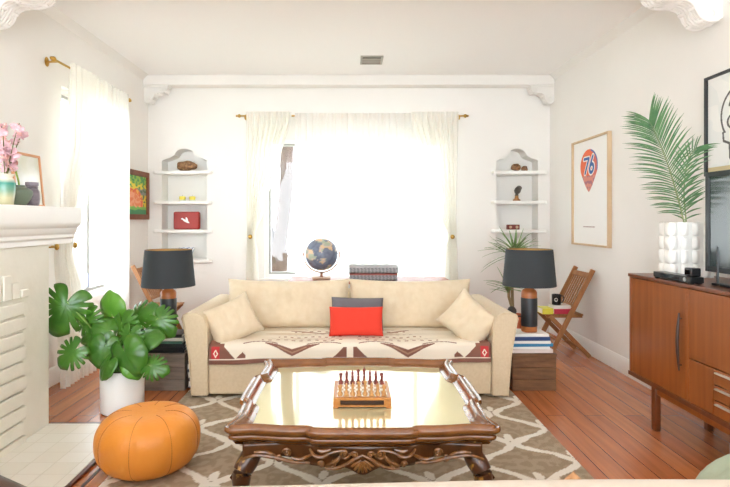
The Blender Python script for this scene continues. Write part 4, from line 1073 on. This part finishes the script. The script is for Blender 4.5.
for k in range(4):           # soldier bricks
    y0_ = OY1+.02+k*.078; add_box(bm, (FX, y0_, .82), (FX+.022+.004*(k % 2), y0_+.066, 1.0-.045*k))
for k in range(9):
    z0 = .06+k*.083; off = .0 if k % 2 else .035; add_box(bm, (FX, 1.45+off*.6, z0), (FX+.022, OY0-.03, z0+.072))
for k in range(13): add_box(bm, (FX, OY0+.0+k*.075, .82), (FX+.024, OY0+k*.075+.064, 1.0 if k % 2 else 1.04))
FPo(obj('brick_surround', bm, FPB, bevel=.006))
FPo(box('firebox', (XL+.052, OY0+.002, .002), (XL+.06, OY1-.002, OZ-.002), mat('soot', '37322D', .95), bevel=0))
# hearth slab with square tiles
hm = bpy.data.materials.new('hearth_tile'); hm.use_nodes = True; nt = hm.node_tree; b = nt.nodes['Principled BSDF']
tc = nt.nodes.new('ShaderNodeTexCoord'); br = nt.nodes.new('ShaderNodeTexBrick'); nt.links.new(tc.outputs['Object'], br.inputs['Vector'])
br.offset = 0; br.inputs['Scale'].default_value = 1; br.inputs['Brick Width'].default_value = .125; br.inputs['Row Height'].default_value = .125; br.inputs['Mortar Size'].default_value = .003; br.inputs['Mortar Smooth'].default_value = .5
br.inputs['Color1'].default_value = lin('EBE7DC'); br.inputs['Color2'].default_value = lin('E6E1D3'); br.inputs['Mortar'].default_value = lin('DAD4C4')
nt.links.new(br.outputs[0], b.inputs['Base Color']); b.inputs['Roughness'].default_value = .28
bp = nt.nodes.new('ShaderNodeBump'); bp.inputs['Strength'].default_value = .5; bp.inputs['Distance'].default_value = .004; bp.invert = True; nt.links.new(br.outputs[1], bp.inputs['Height']); nt.links.new(bp.outputs[0], b.inputs['Normal'])
FPo(box('hearth', (FX+.0015, 1.75, .0), (-1.325, 3.285, .014), hm, bevel=.003))
struct(box('trim_6', (-1.324, 1.75, 0), (-1.300, 3.30, .0145), mat('dark_threshold', '5A2A1C', .3), bevel=.003))
struct(box('trim_7', (-1.262, 1.0, -.001), (-1.245, 3.30, .0025), MATS['dark_threshold'], bevel=0))
struct(box('trim_8', (FX, 3.286, 0), (-1.300, 3.304, .0145), MATS['dark_threshold'], bevel=.003))

# ------------------------------------------------------------------ things on the mantel
ZM = 1.3305
t = thing('teal_vase', 'tall teal glazed vase with cream neck at the left end of the mantel', 'vase', (-1.885, 2.95, ZM))
bm = bmesh.new(); add_lathe(bm, [(0,0),(.040,0),(.043,.006),(.046,.04),(.052,.08),(.053,.12),(.042,.145),(.036,.152),(.044,.165),(.047,.17),(.040,.17),(.032,.152),(.03,.02),(0,.018)], seg=40)
o = obj('body', bm, attr_mat('teal_glaze', .2, coat=.5), t)
def tcol(i, co):
    z_ = co.z; a = lin('C9C7A0'); b_ = lin('3E9684'); c_ = lin('E9E2D0')
    if z_ < .05: return a
    if z_ < .09: k = (z_-.05)/.04; return tuple(a[j]+(b_[j]-a[j])*k for j in range(4))
    if z_ < .135: return b_
    return c_
color_attr(o.data, tcol)
t = thing('celadon_pot', 'squat grey green ceramic pot on the mantel before the gilt frame', 'pot', (-1.91, 3.115, ZM))
bm = bmesh.new(); add_lathe(bm, [(0,0),(.035,0),(.038,.004),(.060,.04),(.072,.07),(.070,.088),(.050,.104),(.034,.110),(.034,.120),(.029,.120),(.029,.105),(0,.06)], seg=40)
obj('body', bm, mat('celadon', '74826F', .4, var='66735F', scale=(10,10,10)), t)
bm = bmesh.new(); add_tube(bm, catmull([(.005,0,.06),(0,0,.13),(-.015,0,.19),(-.04,-.01,.27)], 5, False), .0055, 8); obj('stem', bm, mat('bright_stem', '86A63E', .5), t)
t = thing('lilac_jar', 'small lilac grey ribbed jar on the mantel behind the celadon pot', 'jar', (-1.905, 3.235, ZM)); t.scale = (.85,.85,1)
bm = bmesh.new(); add_lathe(bm, [(0,0),(.038,0),(.045,.01),(.052,.05),(.048,.09),(.036,.108),(.040,.114),(.036,.12),(.042,.127),(.042,.145),(.036,.145),(.034,.115),(0,.10)], seg=36); obj('body', bm, mat('lilac_glaze', '8E848C', .4, var='776F78', scale=(20,20,60)), t)
# easel-backed gilt frame
t = thing('photo_frame', 'thin gilt frame with pale picture leaning at the end of the mantel', 'frame', (-1.995, 3.36, ZM))
GILT = mat('rose_gilt', 'CE9468', .35, .3)
Rl = Matrix.Rotation(-.10, 3, 'Y'); w_, h_ = .30, .335
bm = bmesh.new()
for lo, hi in (((0,-w_/2,0),(.015,-w_/2+.016,h_)), ((0,w_/2-.016,0),(.015,w_/2,h_)), ((0,-w_/2+.016,0),(.015,w_/2-.016,.016)), ((0,-w_/2+.016,h_-.016),(.015,w_/2-.016,h_))): add_box(bm, lo, hi, Rl)
obj('frame', bm, GILT, t, False, .002)
bm = bmesh.new(); add_box(bm, (.003,-w_/2+.015,.015), (.008,w_/2-.015,h_-.015), Rl)
obj('picture', bm, mat('pale_print', 'E9EAE4', .15, var='D2D6BE', scale=(8,8,8), coat=.6), t)
bm = bmesh.new(); add_bar(bm, (-.02,0,.22), (-.075,0,.004), .04, .006); obj('easel_strut', bm, mat('kraft', '8A6E50', .8), t)
# blossoms in the teal vase
t = thing('cherry_blossom_branch', 'pink blossom branches standing in the teal vase', 'flowers', (-1.885, 2.95, ZM+.02))
bm = bmesh.new(); tips = []
rnd = random.Random(21)
for k in range(7):
    a = rnd.uniform(0, 2*PI); s_ = rnd.uniform(.02,.085)
    e = Vector((s_*math.cos(a), s_*math.sin(a)*1.3+.02, rnd.uniform(.24,.46))); cv = catmull([(0,0,.0),(e.x*.15,e.y*.15,.15),(e.x*.6,e.y*.6,.75*e.z),e], 5, False)
    add_tube(bm, cv, .0028, 6); tips += cv[8:]
obj('stem', bm, mat('woody_stem', '6B6A3A', .7), t)
def blossom_mesh():
    bm = bmesh.new()
    for k in range(5):
        R = Matrix.Rotation(k*2*PI/5, 3, 'Z') @ Matrix.Rotation(-.5, 3, 'Y'); add_ball(bm, R @ Vector((.013,0,0)), .012, (1,.85,.22), 8, R)
    add_ball(bm, (0,0,.003), .004, seg=6); me = bpy.data.meshes.new('blossom'); bm.to_mesh(me); bm.free(); me.polygons.foreach_set('use_smooth', [True]*len(me.polygons)); return me
me1 = blossom_mesh(); me1.materials.append(mat('pink_petal', 'EBCBD0', .7, var='DDB0BC', scale=(60,60,60)))
me2 = blossom_mesh(); me2.materials.append(mat('coral_petal', 'D8938C', .7, var='E9C9C2', scale=(60,60,60)))
for k in range(78):
    p = rnd.choice(tips)+Vector((rnd.gauss(0,.016), rnd.gauss(0,.016), rnd.gauss(0,.014)))
    o = bpy.data.objects.new('blossom', me1 if k % 4 else me2); COL.objects.link(o); o.parent = t; o.location = p; o.rotation_euler = (rnd.uniform(0,6), rnd.uniform(0,6), 0); o.scale = [rnd.uniform(.8,1.25)]*3

# ------------------------------------------------------------------ sideboard and what stands on it
CX0, CX1, CY0, CY1, CZ0, CZ1 = 1.78, 2.205, 1.45, 3.445, .27, .912
sb = thing('sideboard', 'long teak sideboard with sliding doors and drawers along the right wall', 'sideboard', ((CX0+CX1)/2, (CY0+CY1)/2, 0))
def SB(o): o.parent = sb; o.matrix_parent_inverse = Matrix.Translation((-(CX0+CX1)/2, -(CY0+CY1)/2, 0)); return o
bm = bmesh.new()
add_box(bm, (CX0+.002, CY1-.022, CZ0+.022), (CX1, CY1, CZ1-.022)); add_box(bm, (CX0+.002, CY0, CZ0+.022), (CX1, CY0+.022, CZ1-.022)); add_box(bm, (CX0+.002, CY0, CZ0), (CX1, CY1, CZ0+.022)); add_box(bm, (CX1-.008, CY0+.022, CZ0+.022), (CX1, CY1-.022, CZ1-.022)); add_box(bm, (CX0+.004, 2.845, CZ0+.022), (CX1-.01, 2.865, CZ1-.022)); add_box(bm, (CX0+.004, 1.99, CZ0+.022), (CX1-.01, 2.01, CZ1-.022))
SB(obj('carcass', bm, TEAK, smooth=False, bevel=.002))
SB(box('top', (CX0-.006, CY0-.005, CZ1-.0215), (CX1+.002, CY1+.005, CZ1), TEAKD, bevel=.004))
SB(box('bottom_rail', (CX0-.004, CY0-.003, CZ0-.002), (CX0+.001, CY1+.003, CZ0+.022), TEAKD, bevel=.001))
dz0, dz1 = CZ0+.025, CZ1-.025
def handle(parent, y, z0, z1):
    bm = bmesh.new(); zc = (z0+z1)/2; cv = [(CX0-.010-.010*math.sin(PI*k/12), y, z0+(z1-z0)*k/12) for k in range(13)]
    add_tube(bm, cv, [.004+.005*math.sin(PI*k/12) for k in range(13)], 8, up=Vector((1,0,0))); 
    for zz in (z0+.03, z1-.03): add_tube(bm, [(CX0+.004,y,zz),(CX0-.013,y,zz)], .004, 6)
    o = obj('handle', bm, mat('dark_teak_pull', '3A2013', .4)); o.parent = parent; return o
def panel(name, y0, y1, z0, z1, x=CX0+.010, m=TEAK):
    return SB(box(name, (x-.006, y0, z0), (x+.010, y1, z1), m, bevel=.002))
def fixparent(o): return o
d1 = panel('door', 2.868, 3.42, dz0, dz1); h1 = handle(d1, 2.905, .44, .75)
h1.matrix_parent_inverse = Matrix.Identity(4)
d2 = panel('door', 2.012, 2.842, .526, dz1)
d3 = panel('door', 2.655, 2.842, dz0, .52)
for k, (a, b_) in enumerate(((.447,.52),(.372,.442),(dz0,.367))):
    dd = panel('drawer', 2.012, 2.650, a, b_)
    bm = bmesh.new(); add_box(bm, (CX0-.012, 2.50, b_-.018), (CX0+.004, 2.625, b_-.010)); o = obj('pull', bm, mat('steel_pull', 'D8D4CC', .3, .8), dd, bevel=.002); o.matrix_parent_inverse = Matrix.Identity(4)
d4 = panel('door', 1.475, 1.988, dz0, dz1); handle(d4, 1.95, .44, .75)
# splayed leg frame
for y in (3.21, 1.68):
    SB(box('leg', (CX0+.02, y-.025, 0), (CX0+.055, y+.02, CZ0-.001), TEAKD, bevel=.006)); SB(box('leg', (CX1-.09, y-.02, 0), (CX1-.055, y+.02, CZ0-.001), TEAKD, bevel=.006))
    SB(box('cross_rail', (CX0+.055, y-.014, CZ0-.07), (CX1-.09, y+.014, CZ0-.002), TEAKD, bevel=.003))
SB(box('apron_rail', (CX0+.028, 1.70, CZ0-.05), (CX0+.045, 3.185, CZ0-.002), TEAK, bevel=.003))
# dimpled block vase
t = thing('block_vase', 'white rectangular vase of dimpled square cells on the sideboard', 'vase', (1.99, 3.20, CZ1+.0005))
VW, VD, VH = .255, .13, .325
bm = bmesh.new(); cells_x, cells_z, cy_ = 4, 4, 2
def dim(u, v): return abs(math.sin(PI*u)*math.sin(PI*v))**.55
def facegrid(f, nu, nv): add_grid(bm, f, nu, nv)
n_ = 12
facegrid(lambda u, v: ((u-.5)*VW, -VD/2-.012*dim(u*4, v*4)+.006-.008*math.sin(u*4*PI*2)*dim(u*4,v*4), v*VH), 48, 48)
facegrid(lambda u, v: ((u-.5)*VW, VD/2+.012*dim(u*4, v*4)-.006, v*VH), 48, 48)
facegrid(lambda u, v: (-VW/2-.012*dim(u*2, v*4)+.0, (u-.5)*(VD-.012), v*VH), 24, 48)
facegrid(lambda u, v: (VW/2+.012*dim(u*2, v*4), (u-.5)*(VD-.012), v*VH), 24, 48)
facegrid(lambda u, v: ((u-.5)*VW, (v-.5)*(VD-.012), 0), 2, 2)
facegrid(lambda u, v: ((u-.5)*(VW-.02), (v-.5)*(VD-.03), VH-.03), 2, 2)
for s in (-1, 1):
    facegrid(lambda u, v: ((u-.5)*VW*(1-.07*v), s*(VD/2-.006-.009*v), VH), 48, 1); facegrid(lambda u, v: (s*(VW/2-.010*v), (u-.5)*(VD-.012), VH), 8, 1)
    facegrid(lambda u, v: ((u-.5)*(VW-.02), s*(VD/2-.015), VH-.03*v), 8, 1); facegrid(lambda u, v: (s*(VW/2-.010), (u-.5)*(VD-.03), VH-.03*v), 8, 1)
bmesh.ops.remove_doubles(bm, verts=bm.verts, dist=.0005)
obj('body', bm, mat('matte_porcelain', 'EDECE6', .45), t, angle=50)
# palm fronds
PLM = mat('palm_leaf', '4F7F55', .5, var='6E9A66', scale=(20,20,20), amt=.4)
def frond(label, pts, n, L_, spread, seed, org):
    t = thing('palm_frond', label, 'palm frond', org); o_ = Vector(org)
    cv = catmull([Vector(p)-o_ for p in pts], 14, False); m_ = len(cv); rnd = random.Random(seed)
    bm = bmesh.new(); add_tube(bm, cv, [.0045*(1-.8*i/m_)+.0008 for i in range(m_)], 7); obj('rachis', bm, mat('rachis', '8FA070', .6), t)
    for s in (-1, 1):
        bm = bmesh.new()
        for k in range(n):
            q = .27+.73*(k+.3*(s > 0))/n; i = min(m_-2, int(q*(m_-1))); p = cv[i].lerp(cv[i+1], q*(m_-1)-i if q*(m_-1)-i <= 1 else 0)
            tg = (cv[min(i+1,m_-1)]-cv[max(0,i-1)]).normalized(); sd = tg.cross(Vector((0,-1,0))).normalized()*s
            ang = spread*(1-.55*q)+rnd.uniform(-.05,.05); d = (tg*math.cos(ang)+sd*math.sin(ang)+Vector((0,-.15+rnd.uniform(-.15,.15),0))).normalized()
            ll = L_*(.55+.6*math.sin(PI*min(1,(q-.15))))*rnd.uniform(.9,1.08); wd = d.cross(Vector((0,-1,0.25))).normalized()*.0045
            prev = None
            for j in range(6):
                u = j/5; c = p+d*ll*u+Vector((0,0,-.22*ll*u*u)); w = wd*(math.sin(PI*min(1,.15+.85*u))**.7+.02)
                r = (bm.verts.new(c-w), bm.verts.new(c+Vector((0,-.002,0))), bm.verts.new(c+w))
                if prev: bm.faces.new([prev[0],prev[1],r[1],r[0]]); bm.faces.new([prev[1],prev[2],r[2],r[1]])
                prev = r
        o = obj('leaflets', bm, PLM, t); md = o.modifiers.new('s', 'SOLIDIFY'); md.thickness = .0008
O_ = (1.985, 3.20, CZ1+.30)
frond('large green palm frond arching left out of the white vase', [(1.98,3.20,CZ1+.30), at(684,222,3.2), at(677,195,3.18), at(668,165,3.16), at(657,137,3.14), at(649,120,3.12)], 46, .235, 1.2, 3, O_)
frond('smaller palm frond bending right behind the black picture frame edge', [(1.99,3.21,CZ1+.30), at(686,222,3.24), at(684,190,3.26), at(688,160,3.26), at(697,147,3.22)], 16, .14, 1.2, 8, (1.99, 3.21, CZ1+.30))
t = thing('media_player', 'flat black media player on the sideboard before the white vase', 'media player', (1.815, 3.02, CZ1+.0005))
box('casing', (-.035,-.20,.006), (.035,.15,.038), BLACK, t, .003); box('display', (-.0362,-.10,.014), (-.0352,.05,.030), mat('display_glass', '1B2228', .1), t, 0)
for x in (-.022, .022):
    for y in (-.18, .13): box('foot', (x-.01,y-.01,0), (x+.01,y+.01,.006), BLACK, t, 0)
bm = bmesh.new(); add_lathe(bm, [(0,0),(.011,0),(.011,.004),(0,.004)], seg=16)
for v in bm.verts: v.co = Vector((-.0352-v.co.z, v.co.x-.15, v.co.y+.022))
obj('knob', bm, mat('steel', 'BEC0C2', .3, .8), t)
t = thing('gadget_box', 'small black boxy gadget on the media player beside the television', 'gadget', (1.82, 2.87, CZ1+.039))
box('body', (-.028,-.03,0), (.028,.028,.045), BLACK, t, .006); box('front_panel', (-.0295,-.022,.01), (-.0285,.02,.035), mat('gloss_black', '050507', .05), t, 0)
tv = thing('television', 'black flat screen television standing on the sideboard', 'television', (1.99, 2.53, CZ1+.0005))
bm = bmesh.new(); B = .030; y0, y1, z0, z1 = -.50, .46, .055, .60
for lo, hi in (((-.025,y0,z0),(.01,y0+B,z1)), ((-.025,y1-B,z0),(.01,y1,z1)), ((-.025,y0+B,z0),(.01,y1-B,z0+B)), ((-.025,y0+B,z1-B),(.01,y1-B,z1))): add_box(bm, lo, hi)
obj('bezel', bm, BLACK, tv, False, .004)
box('screen', (-.018, y0+B, z0+B), (-.012, y1-B, z1-B), mat('screen_glass', '23302C', .12, spec=1), tv, 0)
box('housing', (-.010, y0+B, z0+B), (.045, y1-B, z1-B), BLACK, tv, .01)
box('stand', (-.11, -.22, 0), (.11, .22, .014), BLACK, tv, .005); box('neck', (-.008, -.05, .014), (.030, .05, .06), BLACK, tv, .002)
t = thing('antenna', 'slim upright black antenna beside the television edge', 'antenna', (1.90, 2.79, CZ1+.0005))
box('foot', (-.02,-.02,0), (.02,.02,.012), BLACK, t, .003); bm = bmesh.new(); add_tube(bm, [(0,0,.012),(0,0,.20)], .006, 8); obj('mast', bm, BLACK, t)

# ------------------------------------------------------------------ foreground sofa seen over its back
fs_ = thing('loveseat', 'cream sofa seen from behind along the bottom edge of the view', 'sofa', (.1, 1.15, 0))
def FS(o): o.parent = fs_; o.matrix_parent_inverse = Matrix.Translation((-.1, -1.15, 0)); return o
CREAM = mat('cream_upholstery', 'CBC2B2', .9, bump=.1, bscale=300)
bm = bmesh.new(); add_grid(bm, lambda u, v: (0,0,0), 1, 1); bm.free()
bm = bmesh.new(); n = 40
def fsb(u, v):
    x = -1.26+2.56*u; th = 2*PI*v; top = .722+.026*u+.004*math.sin(x*4); c = math.copysign(abs(math.cos(th))**.45, math.cos(th)); s = math.copysign(abs(math.sin(th))**.45, math.sin(th))
    return (x, 1.02+.085*c, .08+(top-.08)*(s+1)/2)
g = add_grid(bm, fsb, 60, 40); bm.faces.new([g[0][j] for j in range(40)]); bm.faces.new([g[-1][j] for j in range(40)][::-1]); bmesh.ops.remove_doubles(bm, verts=bm.verts, dist=1e-5)
FS(obj('back', bm, CREAM, angle=60))
FS(box('seat', (-1.24, 1.11, .08), (1.28, 1.72, .40), CREAM, bevel=.04, bseg=4))
for x in (-1.2, 1.28): FS(box('arm', (x-.09, .96, .08), (x+.09, 1.72, .58), CREAM, bevel=.04, bseg=4))
for x in (-1.12, 1.2):
    for y in (1.0, 1.66): FS(box('foot', (x-.025,y-.025,.0125), (x+.025,y+.025,.085), TEAKD, bevel=.004))
cushion('throw_pillow', 'sage green cushion standing at the right end of the foreground sofa', 'pillow', .42, .30, .13, mat('sage_fabric', '98A38C', .9, bump=.2, bscale=200), (1.0, 1.24, .565), (-.12, 0, 0), ear=0, rd=.6)
cushion('throw_pillow', 'tan brown cushion just showing over the foreground sofa back', 'pillow', .19, .19, .09, mat('tan_fabric', 'C59668', .9, bump=.2, bscale=200), (.507, 1.20, .556), (-.05, .72, 0), ear=.03)
cushion('throw_pillow', 'dark brown leather cushion at the lower left corner of the view', 'pillow', .28, .26, .11, mat('brown_leather', '5A4436', .4, var='3D3029', scale=(12,12,12), bump=.2), (-.86, 1.21, .56), (-.05, .42, 0), ear=.02)

# ------------------------------------------------------------------ light, world, camera
W = bpy.data.worlds.new('world'); bpy.context.scene.world = W; W.use_nodes = True
bg = W.node_tree.nodes['Background']; bg.inputs[0].default_value = (.87, .96, 1.03, 1); bg.inputs[1].default_value = 3.2
cam = bpy.data.cameras.new('camera'); co = bpy.data.objects.new('camera', cam); COL.objects.link(co)
co.location = (0, 0, H0); co.rotation_euler = (PI/2, 0, 0); cam.sensor_width = 36; cam.lens = 36*F0/730
cam.shift_x = 15/730; cam.shift_y = -23.5/730; cam.clip_start = .05; bpy.context.scene.camera = co
sc = bpy.context.scene; sc.view_settings.view_transform = 'Standard'; sc.view_settings.look = 'None'
sc.view_settings.exposure = 1.42; sc.view_settings.gamma = 1; sc.view_settings.use_curve_mapping = False
sc.cycles.max_bounces = 12; sc.cycles.diffuse_bounces = 6; sc.cycles.transparent_max_bounces = 16; sc.cycles.sample_clamp_indirect = 8; sc.cycles.use_denoising = True
